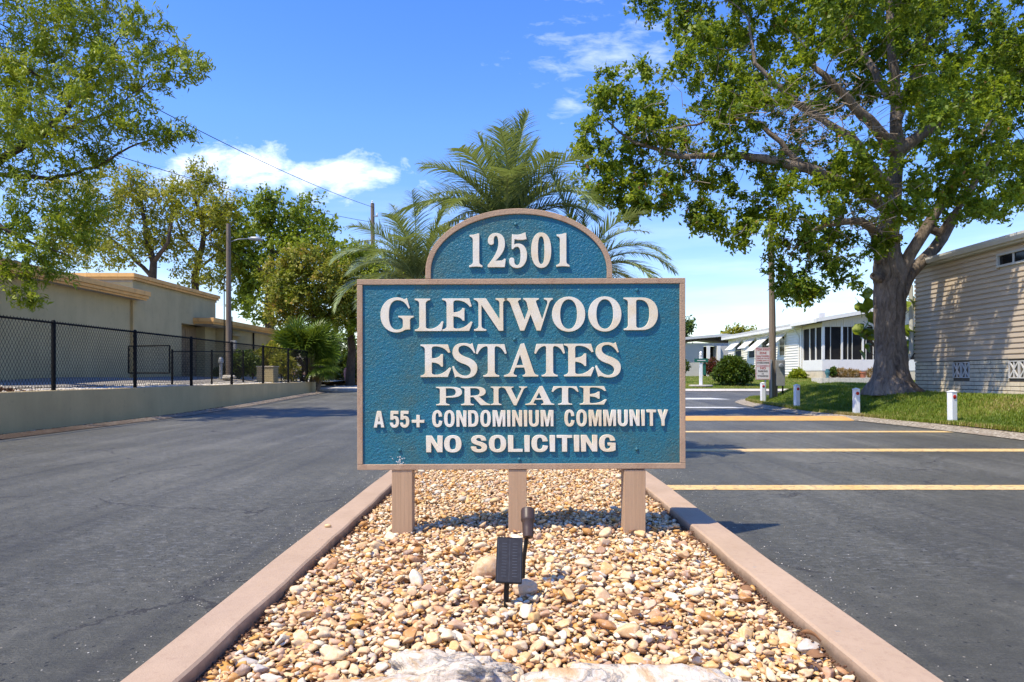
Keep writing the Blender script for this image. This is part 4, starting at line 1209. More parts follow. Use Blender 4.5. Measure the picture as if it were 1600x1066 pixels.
# low concrete box behind the fence
c = at(415, 597, 27.6)
t1 = empty('concrete_box', (c.x, 27.6, 0.78), 'square olive concrete box with pale lid behind the fence', 'utility box')
MB().box(at(401, 0, 27.6).x, at(427, 0, 27.6).x, 27.6, 28.2, 0.75, 1.42).build('body', 'olive_stucco', t1, bevel=0.01)
MB().box(at(400, 0, 27.6).x, at(428, 0, 27.6).x, 27.57, 28.23, 1.422, 1.46).build('lid', 'skirt_block', t1, bevel=0.008)

# wooden utility poles and wires
def wood_pole(base_, top, r0, r1, label, mat='pole_wood', name='utility_pole'):
    t = empty(name, base_, label, 'pole')
    b, tp = Vector(base_), Vector(top)
    MB().tube([b - Vector((0, 0, 0.3)), b.lerp(tp, 0.5), tp], [r0, (r0 + r1) / 2, r1], 14).build('pole', mat, t, smooth=True, auto=True)
    return t
pA0, pA1 = (at(357.5, 0, 27).x, 27, 1.0), tuple(at(357, 350, 27))
poleA = wood_pole(pA0, pA1, 0.115, 0.08, 'brown wooden pole carrying a street lamp beside the olive workshops')
mb = MB(); a0 = at(360, 378, 27); a1 = at(372, 374, 27.1); a2 = at(392, 373, 27.2); mb.tube([a0, a1, a2], 0.018, 8); mb.build('lamp_arm', 'galvanised', poleA, smooth=True)
mb = MB(); mb.tube([at(389, 373.5, 27.2), at(393, 372.5, 27.2), at(402, 373.5, 27.2), at(410, 376, 27.2)], [0.04, 0.09, 0.12, 0.05], 10); mb.v = [(v[0], v[1], a2.z + (v[2] - a2.z) * 0.8) for v in mb.v]; mb.build('lamp_head', 'galvanised', poleA, smooth=True)
for dx, z0_, z1_ in ((-0.16, 1.1, 5.0), (0.15, 1.0, 3.4)):
    MB().tube([(pA0[0] + dx, 26.95, z0_), (pA0[0] + dx, 26.95, z1_)], 0.022, 6).build('cable_guard', 'black_steel', poleA)
MB().box(pA0[0] + 0.12, pA0[0] + 0.32, 26.86, 27.0, 2.1, 2.45).build('junction_box', 'meter_box', poleA, bevel=0.01)
rock('rock', (pA0[0] + 0.15, 26.5, 1.0), (0.3, 0.2, 0.1), 0.2, 41, 'pale stone lying at the foot of the wooden lamp pole', mat='white_rubble', sub=3)
pB1 = at(582, 318, 50)
poleB = wood_pole((pB1.x + 0.1, 50, 0.3), tuple(pB1), 0.19, 0.14, 'tall distant wooden power pole left of the palms')
MB().box(pB1.x + 0.12, pB1.x + 0.42, 49.85, 49.95, pB1.z - 1.0, pB1.z - 0.92).build('bracket', 'galvanised', poleB)
for k in range(2):
    MB().lathe([(0.03, 0), (0.07, 0.03), (0.04, 0.1), (0.07, 0.14), (0.03, 0.2)], (pB1.x + 0.36 * k, 49.9, pB1.z - 0.02 - 0.9 * k), 8).build('insulator', 'white_trim', poleB)
MB().lathe([(0.2, 0), (0.22, 0.02), (0.22, 0.75), (0.1, 0.85)], (pB1.x - 0.38, 49.75, pB1.z - 3.6), 12).build('transformer', 'galvanised', poleB, smooth=True, auto=True)
def wire(a, b, sag, r, label, nm='power_line'):
    pts = [Vector(a).lerp(Vector(b), i / 24) - Vector((0, 0, sag * 4 * (i / 24) * (1 - i / 24))) for i in range(25)]
    o = MB().tube(pts, r, 5).build(nm, 'black_steel')
    setp(o, label, 'cable')
wire(at(583, 324, 50), at(-120, -30, 17), 0.5, 0.016, 'upper power line sagging from the distant pole to the upper left')
wire(at(579, 347, 50), at(-150, 130, 22), 0.5, 0.016, 'lower power line from the distant pole towards the left tree')
wire(Vector(pA1) - Vector((0, 0, 1.2)), at(150, 230, 33), 0.3, 0.010, 'thin cable running left from the wooden lamp pole', 'power_line')
wire(Vector(pA1) - Vector((0, 0, 1.0)), at(520, 460, 45), 0.4, 0.012, 'thin cable running right from the wooden lamp pole into the trees', 'power_line')

# concrete walk and planted bed beyond the wall's end
setp(np_obj('sidewalk', [(-9.6, 33.3, zr(33.3) + 0.10), (1.0, 33.3, zr(33.3) + 0.10), (1.0, 39, zr(39) + 0.16), (-12, 39, zr(39) + 0.16)], [(0, 1, 2, 3)], 'concrete_grey'), kind='structure')
setp(MB().box(-9.6, 1.0, 33.05, 33.298, 0.1, zr(33.3) + 0.11).build('kerb', 'concrete_grey'), kind='structure')
grid_obj('planting_bed', np.linspace(-22, 1.2, 20), np.linspace(39, 62, 12), lambda x, y: zr(y) + 0.2 + 0.2 * smooth(39, 42, y), 'mulch')
setp(MB().box(-30, 1.0, 62, 62.2, 0.2, 3.0).build('boundary_wall', 'cream_siding'), 'pale low wall far behind the trees left of the sign', 'wall')
a_ = at(537.5, 590, 39)
t1 = empty('pink_marker', (a_.x, 39.4, 0.6), 'small pinkish garden marker beside the tree trunk left of the sign', 'garden marker')
MB().lathe([(0.02, 0), (0.03, 0.1), (0.09, 0.35), (0.12, 0.7), (0.06, 0.85), (0.02, 0.9)], (a_.x, 39.4, 0.62), 10).build('body', 'pink_plastic', t1, smooth=True)

# ------------------------------------------------------------------ right side: bollards
def bollard():
    t = empty('bollard', (0, 0, 0))
    w = 0.066
    MB().box(-w, w, -w, w, -0.1, 0.655).build('post', 'white_vinyl', t, bevel=0.008, local=True)
    mb = MB(); mb.box(-w - 0.006, w + 0.006, -w - 0.006, w + 0.006, 0.656, 0.672)
    mb.hexa([(-w, -w, 0.6725), (w, -w, 0.6725), (w, w, 0.6725), (-w, w, 0.6725)], [(-0.012, -0.012, 0.70), (0.012, -0.012, 0.70), (0.012, 0.012, 0.70), (-0.012, 0.012, 0.70)])
    mb.build('cap', 'white_vinyl', t, bevel=0.003, local=True)
    MB().lathe([(0.044, 0), (0.044, 0.006), (0.038, 0.010), (0.01, 0.013)], (0, -w - 0.0005, 0.56), 16, (0, -1, 0)).build('reflector', 'red_reflector', t, smooth=True, auto=True, local=True)
    return t
def copy_tree(o, parent=None):
    c = o.copy(); COL.objects.link(c); c.parent = parent
    for ch in o.children: copy_tree(ch, c)
    return c
bo = bollard()
bl = [(1488, 14.5, 'nearest and largest white bollard with a red reflector, in front of the beige house'),
      (1338, 17.5, 'white bollard with a red reflector just left of the big tree trunk'),
      (1245, 20.3, 'white bollard with a red reflector between the metre box and the big tree'),
      (1192, 23.4, 'farthest white bollard with a red reflector, in front of the tow away sign')]
for i, (px, Z, lb) in enumerate(bl):
    b = bo if i == 0 else copy_tree(bo)
    x = (px - 800) * Z / FPX
    b.location = (x, Z, lawn_near(x, Z) - 0.01); b.rotation_euler = (R(rnd.uniform(-1, 1)), R(rnd.uniform(-1, 1)), R((8, -4, 5, -2)[i] + 6))
    setp(b, lb, 'bollard', 'white bollards along the lawn edge')

# light pole with metre box, and tow away sign
px_, PZ = 1207.5, 24.3
X = (px_ - 800) * PZ / FPX; zb = lawn_near(X, PZ)
lp = empty('light_pole', (X, PZ, zb), 'tall thin grey wooden pole with a metre box at its foot', 'pole')
MB().tube([(X, PZ, zb - 0.2), (X - 0.02, PZ, 3.2), (at(1203.5, 0, PZ).x, PZ, at(0, 322, PZ).z)], [0.125, 0.115, 0.075], 14).build('pole', 'pole_wood', lp, smooth=True, auto=True)
zt_, zb_ = at(0, 563, PZ).z, at(0, 603, PZ).z
bx0, bx1 = at(1209.5, 0, PZ).x, at(1223, 0, PZ).x
MB().box(bx0, bx1, PZ - 0.22, PZ - 0.02, zb_, zt_).build('metre_box', 'meter_box', lp, bevel=0.012)
MB().lathe([(0.085, 0), (0.085, 0.04), (0.07, 0.09), (0.03, 0.1)], ((bx0 + bx1) / 2 + 0.0, PZ - 0.221, zt_ - 0.2), 16, (0, -1, 0)).build('metre_dial', 'galvanised', lp, smooth=True, auto=True)
for xx in (bx0 + 0.06, bx1 - 0.04): MB().tube([(xx, PZ - 0.1, zb - 0.1), (xx, PZ - 0.1, zb_ + 0.0)], 0.03, 8).build('conduit', 'pole_wood' if xx < bx1 - 0.1 else 'black_steel', lp)
MB().tube([(X - 0.10, PZ - 0.13, zb), (X - 0.10, PZ - 0.13, zb + 1.35)], 0.03, 8).build('conduit', 'galvanised', lp)

TZ = 23.9
tx0, tx1 = at(1180.5, 0, TZ).x, at(1203.5, 0, TZ).x; tz0, tz1 = at(0, 593.5, TZ).z, at(0, 543, TZ).z
tow = empty('tow_away_sign', ((tx0 + tx1) / 2, TZ, 0.4), 'weathered red and white tow away and no parking sign in front of the light pole', 'sign')
MB().tube([(tx1 - 0.15, TZ + 0.05, lawn_near(tx1, TZ)), (tx1 - 0.15, TZ + 0.05, tz1)], 0.028, 8).build('post', 'galvanised', tow)
zm = at(0, 572, TZ).z
MB().box(tx0, tx1, TZ, TZ + 0.006, zm + 0.004, tz1).build('upper_plate', 'sign_white', tow)
MB().box(tx0, tx1, TZ, TZ + 0.006, tz0, zm - 0.004).build('lower_plate', 'sign_white', tow)
def text_mesh(txt, x0, x1, zc, h, y, mat, parent, name='lettering', bold=0.0):
    cu = bpy.data.curves.new('t', 'FONT'); cu.body = txt; cu.size = 1; cu.offset = bold
    ob = bpy.data.objects.new('t', cu); COL.objects.link(ob)
    dg = bpy.context.evaluated_depsgraph_get(); dg.update()
    me = bpy.data.meshes.new_from_object(ob.evaluated_get(dg)); bpy.data.objects.remove(ob); bpy.data.curves.remove(cu)
    xs = [v.co.x for v in me.vertices]; ys = [v.co.y for v in me.vertices]
    a, b, c_, d = min(xs), max(xs), min(ys), max(ys)
    off = Vector(parent.location)
    for v in me.vertices:
        q = v.co.copy()
        v.co = Vector((x0 + (q.x - a) / (b - a) * (x1 - x0), y, zc - h / 2 + (q.y - c_) / (d - c_) * h)) - off
    me.materials.clear(); me.materials.append(MATS[mat])
    return link(name, me, parent)
tw = tx1 - tx0; yy = TZ - 0.003; hh = tz1 - zm; cx_ = (tx0 + tx1) / 2
for txt, f0, f1, c_, h, mt in (('TOW AWAY', .06, .94, .88, .13, 'sign_red'), ('ZONE', .26, .74, .70, .12, 'sign_red'), ('UNAUTHORIZED', .08, .92, .53, .085, 'sign_red'), ('VEHICLES WILL BE', .08, .92, .41, .07, 'sign_red'),
                               ('TOWED AWAY AT', .08, .92, .29, .08, 'sign_red'), ('OWNERS EXPENSE', .08, .92, .17, .08, 'sign_black')):
    text_mesh(txt, tx0 + tw * f0, tx0 + tw * f1, zm + hh * c_, h * hh, yy, mt, tow, bold=0.03)
hl = zm - tz0
for txt, f0, f1, c_, h, mt in (('NO', .32, .70, .84, .17, 'sign_red'), ('PARKING', .18, .82, .62, .14, 'sign_black'), ('OR', .42, .58, .43, .09, 'sign_black'), ('STANDING', .14, .86, .27, .13, 'sign_black')):
    text_mesh(txt, tx0 + tw * f0, tx0 + tw * f1, tz0 + hl * c_, h * hl, yy, mt, tow, bold=0.03)
for za, zb2 in ((zm + 0.004, tz1), (tz0, zm - 0.004)):
    mb = MB(); e = 0.014
    mb.box(tx0 + .01, tx1 - .01, TZ - .0022, TZ - .0004, zb2 - .012 - e, zb2 - .012); mb.box(tx0 + .01, tx1 - .01, TZ - .0022, TZ - .0004, za + .012, za + .012 + e)
    mb.box(tx0 + .01, tx0 + .01 + e, TZ - .0022, TZ - .0004, za + .0125 + e, zb2 - .0125 - e); mb.box(tx1 - .01 - e, tx1 - .01, TZ - .0022, TZ - .0004, za + .0125 + e, zb2 - .0125 - e)
    mb.build('border', 'sign_red', tow)

# street name post
SZ = 36.0; x = at(1095, 0, SZ).x; zb = lawn_far(x, SZ)
st = empty('street_sign', (x, SZ, zb), 'white post with a small green street name blade and white finial on the far lawn', 'street sign')
zt_ = at(0, 556, SZ).z
MB().box(x - 0.07, x + 0.07, SZ - 0.07, SZ + 0.07, zb - 0.1, zt_).build('post', 'white_vinyl', st, bevel=0.01)
MB().lathe([(0.09, 0), (0.1, 0.03), (0.05, 0.07), (0.09, 0.14), (0.05, 0.22), (0.0, 0.24)], (x, SZ, zt_), 12).build('finial', 'white_vinyl', st, smooth=True)
zs = at(0, 563.5, SZ).z
MB().box(x - 0.36, x + 0.36, SZ - 0.10, SZ - 0.08, zs - 0.10, zs + 0.10).build('name_blade', 'sign_green', st)
MB().box(x - 0.22, x + 0.22, SZ - 0.1045, SZ - 0.1025, zs - 0.018, zs + 0.022).build('faded_lettering', 'sign_white', st)
MB().box(x + 0.11, x + 0.25, SZ - 0.05, SZ + 0.02, zs - 0.75, zs - 0.15).build('bracket_panel', 'sign_green', st)
MB().lathe([(0.62, -0.02), (0.62, 0.03), (0.55, 0.05)], (x, SZ, zb + 0.01), 20).build('base_ring', 'concrete_grey', st)

# ------------------------------------------------------------------ beige house
HX = 12.0; y0h, y1h = 6.0, 20.3
hb = empty('beige_house', (15.5, 13, 0.65), 'beige clapboard house with pale block skirt behind the big tree', 'house')
zb0 = 0.45; zs0 = 1.49; ze = 4.20
MB().box(HX + 0.03, HX + 7.5, y0h, y1h - 0.03, zb0, ze).build('wall', 'cream_siding', hb)
# lapped boards, one by one
nb = 21; hcourse = (ze - zs0) / nb
for k in range(nb):
    z0 = zs0 + k * hcourse; z1 = z0 + hcourse
    mb = MB()
    pr = [(HX - 0.048, z0), (HX - 0.046, z0 + 0.082), (HX - 0.008, z0 + 0.094), (HX - 0.006, z1 - 0.001), (HX + 0.02, z1 - 0.001), (HX + 0.02, z0)]
    segs = [(y0h, y1h)]
    wz0, wz1, wy0, wy1 = 3.74, 4.07, 13.2, 16.85    # window hole
    if z1 > wz0 and z0 < wz1: segs = [(y0h, wy0), (wy1, y1h)]
    for a, b in segs:
        mb = MB(); mb.add([(x, a, z) for x, z in pr] + [(x, b, z) for x, z in pr], [(q, (q + 1) % 6, (q + 1) % 6 + 6, q + 6) for q in range(6)] + [(5, 4, 3, 2, 1, 0), (6, 7, 8, 9, 10, 11)])
        mb.build('siding_board', 'beige_siding', hb)
w = MB().box(HX - 0.06, HX + 0.0, wy0, wy1, wz0, wz0 + 0.05); w.box(HX - 0.06, HX, wy0, wy1, wz1 - 0.05, wz1); w.box(HX - 0.06, HX, wy0, wy0 + 0.05, wz0 + 0.051, wz1 - 0.051); w.box(HX - 0.06, HX, wy1 - 0.05, wy1, wz0 + 0.051, wz1 - 0.051)
w.box(HX - 0.015, HX, 16.3, 16.36, wz0 + 0.051, wz1 - 0.051)
wf = w.build('window', 'grey_trim', hb)
pn = MB().box(HX + 0.006, HX + 0.02, wy0 + 0.051, wy1 - 0.051, wz0 + 0.051, wz1 - 0.051).build('pane', 'dark_glass', None)
pn.parent = wf; pn.data.transform(Matrix.Translation(-Vector(hb.location)))
# block skirt
mb = MB().box(HX - 0.0, HX + 0.2, y0h, y1h, zb0, zs0 - 0.01); mb.build('mortar', 'skirt_mortar', hb)
vents = [(17.88, 18.55), (15.80, 16.46)]; vz0, vz1 = 1.02, 1.44
block_me = {}
def block(y, z, ln, h):
    key = round(ln, 2)
    if key not in block_me:
        bm = bmesh.new(); bmesh.ops.create_cube(bm, size=1)
        for v in bm.verts: v.co = Vector((v.co.x * 0.03, v.co.y * (ln - 0.020), v.co.z * (h - 0.018)))
        bmesh.ops.bevel(bm, geom=bm.edges[:], offset=0.004, segments=1, affect='EDGES')
        me = bpy.data.meshes.new('block'); bm.to_mesh(me); bm.free(); me.materials.append(MATS['skirt_block']); block_me[key] = me
    o = link('block', block_me[key], hb); o.location = Vector((HX - 0.013 + rnd.uniform(-0.002, 0.002), y, z)) - hb.location
nrow = 9; hr = (zs0 - 0.015 - zb0 - 0.05) / nrow
for r_ in range(nrow):
    z = zb0 + 0.05 + (r_ + 0.5) * hr; y = y1h - 0.002
    first = True
    while y > 12.6:
        ln = 0.40 if not (first and r_ % 2) else 0.20
        if r_ in (2, 5): ln = 0.30
        first = False
        yc = y - ln / 2
        hit = [v for v in vents if yc + ln / 2 > v[0] and yc - ln / 2 < v[1] and z + hr / 2 > vz0 and z - hr / 2 < vz1]
        if not hit: block(yc, z, ln, hr)
        else:
            v = hit[0]
            a, b = yc - ln / 2, yc + ln / 2
            if b > v[1] + 0.06: block((max(a, v[1]) + b) / 2, z, round(b - max(a, v[1]), 2), hr)
            if a < v[0] - 0.06: block((a + min(b, v[0])) / 2, z, round(min(b, v[0]) - a, 2), hr)
        y -= ln
for va, vb in vents:
    mb = MB(); X0, X1 = HX - 0.035, HX - 0.006
    for (a, b) in ((va, (va + vb) / 2 - 0.004), ((va + vb) / 2 + 0.004, vb)):
        e = 0.022
        mb.box(X0, X1, a, b, vz0, vz0 + e); mb.box(X0, X1, a, b, vz1 - e, vz1); mb.box(X0, X1, a, a + e, vz0 + e + .001, vz1 - e - .001); mb.box(X0, X1, b - e, b, vz0 + e + .001, vz1 - e - .001)
        cy, cz = (a + b) / 2, (vz0 + vz1) / 2
        for k, (dy, dz) in enumerate(((1, 1), (1, -1), (0, 1))):
            Ls = Vector((0, dy * (b - a - 2 * e) / 2, dz * (vz1 - vz0 - 2 * e) / 2))
            n_ = Vector((0, -Ls.z, Ls.y)).normalized() * 0.016
            xo = 0.0012 * k
            q = [Vector((X0 + 0.004 + xo, cy, cz)) + Ls + n_, Vector((X0 + 0.004 + xo, cy, cz)) + Ls - n_, Vector((X0 + 0.004 + xo, cy, cz)) - Ls - n_, Vector((X0 + 0.004 + xo, cy, cz)) - Ls + n_]
            mb.hexa(q, [p_ + Vector((X1 - X0 - 0.008, 0, 0)) for p_ in q])
    mb.build('vent_block', 'concrete_vent', hb)
    MB().box(HX - 0.003, HX - 0.001, va + 0.01, vb - 0.01, vz0 + 0.01, vz1 - 0.01).build('vent_back', 'skirt_mortar', hb)
# eave: soffit, gutter fascia, roof
MB().box(HX - 0.20, HX + 0.028, y0h - 0.3, y1h + 0.25, ze + 0.002, ze + 0.05).build('soffit', 'grey_trim', hb)
g = MB(); gp = [(HX - 0.34, ze + 0.20), (HX - 0.34, ze + 0.14), (HX - 0.30, ze + 0.05), (HX - 0.205, ze + 0.05), (HX - 0.205, ze + 0.20)]
g.add([(x, y0h - 0.3, z) for x, z in gp] + [(x, y1h + 0.25, z) for x, z in gp], [(0, 5, 6, 1), (1, 6, 7, 2), (2, 7, 8, 3), (3, 8, 9, 4), (4, 9, 5, 0), (0, 1, 2, 3, 4), (9, 8, 7, 6, 5)])
g.build('gutter', 'grey_trim', hb)
MB().hexa([(HX - 0.20, y0h - 0.3, ze + 0.052), (HX + 3.8, y0h - 0.3, ze + 0.6), (HX + 3.8, y1h + 0.25, ze + 0.6), (HX - 0.20, y1h + 0.25, ze + 0.052)],
          [(HX - 0.20, y0h - 0.3, ze + 0.23), (HX + 3.8, y0h - 0.3, ze + 0.95), (HX + 3.8, y1h + 0.25, ze + 0.95), (HX - 0.20, y1h + 0.25, ze + 0.23)]).build('roof', 'metal_roof', hb)
ds = MB(); ds.tube([(HX - 0.27, y1h + 0.12, ze + 0.05), (HX - 0.26, y1h + 0.1, ze - 0.15), (HX - 0.1, y1h + 0.08, ze - 0.45), (HX - 0.09, y1h + 0.07, 2.6), (HX - 0.09, y1h + 0.07, 1.75), (HX - 0.25, y1h + 0.06, 1.5), (HX - 0.28, y1h + 0.05, 1.2), (HX - 0.20, y1h + 0.05, 0.6)], 0.062, 8)
ds.build('downspout', 'grey_trim', hb, smooth=True, auto=True)

# ------------------------------------------------------------------ white house with screened porch (K: distance scale)
K = 1.17
wh = empty('white_house', (20, 45, 0.9), 'white clapboard mobile home with dark screened porch and white window awnings', 'house')
WXc = 15.0 * K; Zn, Zf = 35.3 * K, 47.3 * K; zE = CAM_Z + 2.42 * K; zB = CAM_Z - 0.25
MB().box(WXc + 0.02, WXc + 9, Zn, Zf, zB - 0.3, zE).build('wall', 'white_siding', wh)
mb = MB(); nl = 17; hc = (zE - zB - 0.3) / nl
for k in range(nl):
    z0 = zB + 0.3 + k * hc; pr = [(WXc - 0.04, z0), (WXc - 0.002, z0 + hc - 0.003), (WXc + 0.018, z0 + hc - 0.003), (WXc + 0.018, z0)]
    mb.add([(x, Zn, z) for x, z in pr] + [(x, Zf, z) for x, z in pr], [(0, 1, 5, 4), (1, 2, 6, 5), (3, 0, 4, 7), (0, 3, 2, 1), (4, 5, 6, 7)])
mb.build('siding', 'white_siding', wh)
mb = MB(); mb.box(WXc - 0.055, WXc + 0.0, Zn, Zn + 0.18, zB, zE); mb.build('corner_trim', 'white_trim', wh)
MB().box(WXc - 0.012, WXc + 0.017, Zn, Zf, zB - 0.3, zB + 0.29).build('skirt', 'skirt_block', wh)
# eave band and low roof
MB().box(WXc - 0.5, WXc + 0.0, Zn - 0.0, Zf + 0.3, zE + 0.002, zE + 0.17).build('eave', 'white_trim', wh)
RZ = zE + 1.05
PZ0 = 33.0 * K
MB().hexa([(WXc - 0.5, PZ0 - 0.35, zE + 0.18), (WXc + 4.6, PZ0 - 0.35, RZ), (WXc + 4.6, Zf + 0.3, RZ), (WXc - 0.5, Zf + 0.3, zE + 0.18)],
          [(WXc - 0.5, PZ0 - 0.35, zE + 0.30), (WXc + 4.6, PZ0 - 0.35, RZ + 0.14), (WXc + 4.6, Zf + 0.3, RZ + 0.14), (WXc - 0.5, Zf + 0.3, zE + 0.30)]).build('roof', 'metal_roof', wh)
MB().hexa([(WXc + 4.601, PZ0 - 0.35, RZ), (WXc + 9.6, PZ0 - 0.35, zE + 0.18), (WXc + 9.6, Zf + 0.3, zE + 0.18), (WXc + 4.601, Zf + 0.3, RZ)],
          [(WXc + 4.601, PZ0 - 0.35, RZ + 0.14), (WXc + 9.6, PZ0 - 0.35, zE + 0.30), (WXc + 9.6, Zf + 0.3, zE + 0.30), (WXc + 4.601, Zf + 0.3, RZ + 0.14)]).build('roof', 'metal_roof', wh)
mb = MB(); mb.hexa([(WXc - 0.55, PZ0 - 0.42, zE + 0.13), (WXc + 4.6, PZ0 - 0.42, RZ - 0.05), (WXc + 4.6, PZ0 - 0.352, RZ - 0.05), (WXc - 0.55, PZ0 - 0.352, zE + 0.13)],
          [(WXc - 0.55, PZ0 - 0.42, zE + 0.34), (WXc + 4.6, PZ0 - 0.42, RZ + 0.17), (WXc + 4.6, PZ0 - 0.352, RZ + 0.17), (WXc - 0.55, PZ0 - 0.352, zE + 0.34)])
mb.build('rake_board', 'white_trim', wh)
mb = MB(); mb.box(WXc - 0.64, WXc - 0.501, PZ0 - 0.4, Zn + 0.2, zE + 0.10, zE + 0.30); mb.build('porch_gutter', 'white_trim', wh)
mb = MB(); mb.tube([(WXc - 0.55, Zn + 0.25, zE + 0.15), (WXc - 0.2, Zn + 0.3, zE - 0.25), (WXc - 0.08, Zn + 0.3, zE - 0.5), (WXc - 0.08, Zn + 0.3, zB)], 0.045, 6); mb.build('downspout', 'white_trim', wh)
# porch
pwz0, pwz1 = CAM_Z + 0.74 * K, CAM_Z + 2.33 * K
mb = MB(); mb.box(WXc + 0.08, WXc + 8.9, PZ0 + 0.08, Zn - 0.01, pwz0 - 0.9, pwz1); mb.build('porch_screen', 'dark_screen', wh)
kw = MB(); kw.box(WXc, WXc + 9, PZ0, PZ0 + 0.075, pwz0 - 0.62, pwz0); kw.box(WXc, WXc + 0.075, PZ0 + 0.08, Zn - 0.005, pwz0 - 0.62, pwz0); kw.build('knee_wall', 'white_trim', wh)
for k in range(48): pass
mb = MB(); mb.box(WXc + 0.02, WXc + 9, PZ0 + 0.02, PZ0 + 0.09, zB - 0.35, pwz0 - 0.625); mb.box(WXc + 0.02, WXc + 0.09, PZ0 + 0.095, Zn, zB - 0.35, pwz0 - 0.625); mb.build('porch_skirt', 'skirt_block', wh)
# gable above the front screens, ribbed panels
mb = MB()
ng = 46
for k in range(ng):
    xa = WXc + 4.6 * k / ng; xb = xa + 4.6 / ng - 0.012
    if k == 0: xa = WXc + 0.0
    def gz(x): return zE + 0.14 + (RZ - 0.02 - zE - 0.14) * (x - WXc + 0.5) / 5.1
    mb.hexa([(xa, PZ0 - 0.0, pwz1), (xb, PZ0, pwz1), (xb, PZ0 + 0.06, pwz1), (xa, PZ0 + 0.06, pwz1)], [(xa, PZ0, gz(xa) - 0.05), (xb, PZ0, gz(xb) - 0.05), (xb, PZ0 + 0.06, gz(xb) - 0.05), (xa, PZ0 + 0.06, gz(xa) - 0.05)])
mb.build('gable_panel', 'cream_siding', wh)
MB().hexa([(WXc, PZ0 + 0.061, pwz1), (WXc + 9, PZ0 + 0.061, pwz1), (WXc + 9, PZ0 + 0.08, pwz1), (WXc, PZ0 + 0.08, pwz1)], [(WXc, PZ0 + 0.061, zE + 0.15), (WXc + 4.6, PZ0 + 0.061, RZ - 0.03), (WXc + 4.6, PZ0 + 0.08, RZ - 0.03), (WXc, PZ0 + 0.08, zE + 0.15)]).build('gable_back', 'cream_siding', wh)
MB().box(WXc, WXc + 0.06, PZ0 + 0.085, Zn, pwz1, zE + 0.13).build('porch_header', 'cream_siding', wh)
fr = [0, 1128 - 930, 1310 - 930, 1500 - 930]
def pxx(c): return at(1120 + c / 5.714, 0, PZ0).x
cols = [pxx(930), pxx(1118), pxx(1305), pxx(1500), pxx(1700)]
for i, cxx in enumerate(cols):
    if i: MB().box(cxx - 0.05, cxx + 0.05, PZ0 - 0.01, PZ0 + 0.06, pwz0 + 0.001, pwz1 - 0.001).build('porch_post', 'white_trim', wh)
MB().box(WXc - 0.005, WXc + 0.13, PZ0 - 0.01, PZ0 + 0.12, pwz0 + 0.001, pwz1 + 0.0).build('porch_post', 'white_trim', wh)
for c in (1018, 1172, 1212, 1335, 1400, 1440): MB().box(pxx(c) - 0.016, pxx(c) + 0.016, PZ0 + 0.02, PZ0 + 0.07, pwz0 + 0.001, pwz1 - 0.001).build('mullion', 'grey_trim', wh)
for f in (0.33, 0.62): MB().box(WXc - 0.002, WXc + 0.06, PZ0 + (Zn - PZ0) * f - 0.04, PZ0 + (Zn - PZ0) * f + 0.04, pwz0 + 0.001, pwz1 - 0.001).build('mullion', 'white_trim', wh)
MB().box(WXc - 0.002, WXc + 0.06, Zn - 0.12, Zn - 0.002, pwz0 + 0.001, pwz1 - 0.001).build('mullion', 'white_trim', wh)
# windows with awnings on the long side
def zat(px): return WXc * FPX / (px - 800)
for i, (pa, pb, full) in enumerate(((1150, 1160, 0), (1171, 1181, 0), (1192, 1203, 0), (1219, 1228, 1))):
    za, zb2 = zat(pb), zat(pa)
    wz1 = zE - 0.28; wz0 = wz1 - 1.35
    mb = MB(); X0, X1 = WXc - 0.065, WXc - 0.041
    mb.box(X0, X1, za, zb2, wz1 - 0.06, wz1); mb.box(X0, X1, za, zb2, wz0, wz0 + 0.06); mb.box(X0, X1, za, za + 0.07, wz0 + .061, wz1 - .061); mb.box(X0, X1, zb2 - 0.07, zb2, wz0 + .061, wz1 - .061); mb.box(X0, X1, za + .071, zb2 - .071, (wz0 + wz1) / 2 - .02, (wz0 + wz1) / 2 + .02)
    w = mb.build('window', 'white_trim', wh)
    p = MB().box(WXc - 0.055, WXc - 0.0425, za + 0.071, zb2 - 0.071, wz0 + 0.062, wz1 - 0.062).build('pane', 'dark_glass'); p.parent = w; p.data.transform(Matrix.Translation(-Vector(wh.location)))
    out_ = 0.85; dr = 0.72
    if i == 2: out_, dr = 1.2, 1.0
    mb = MB(); th = 0.03
    top = wz1 + 0.08
    mb.hexa([(WXc - 0.03, za - 0.12, top), (WXc - 0.03, zb2 + 0.12, top), (WXc - out_, zb2 + 0.12, top - dr), (WXc - out_, za - 0.12, top - dr)],
            [(WXc - 0.03, za - 0.12, top + th), (WXc - 0.03, zb2 + 0.12, top + th), (WXc - out_ - .02, zb2 + 0.12, top - dr + th), (WXc - out_ - .02, za - 0.12, top - dr + th)])
    nrib = 6
    for k in range(nrib):
        yk = za - 0.08 + k * (zb2 - za + 0.16) / (nrib - 1)
        mb.hexa([(WXc - 0.04, yk - .02, top + th + .001), (WXc - 0.04, yk + .02, top + th + .001), (WXc - out_, yk + .02, top - dr + th + .001), (WXc - out_, yk - .02, top - dr + th + .001)],
                [(WXc - 0.04, yk - .02, top + th + .03), (WXc - 0.04, yk + .02, top + th + .03), (WXc - out_, yk + .02, top - dr + th + .03), (WXc - out_, yk - .02, top - dr + th + .03)])
    mb.build('awning', 'white_trim', wh)
MB().box(WXc + 2.0, WXc + 2.3, Zn + 2, Zn + 2.3, zE + 0.7, zE + 1.1).build('roof_vent', 'metal_roof', wh)

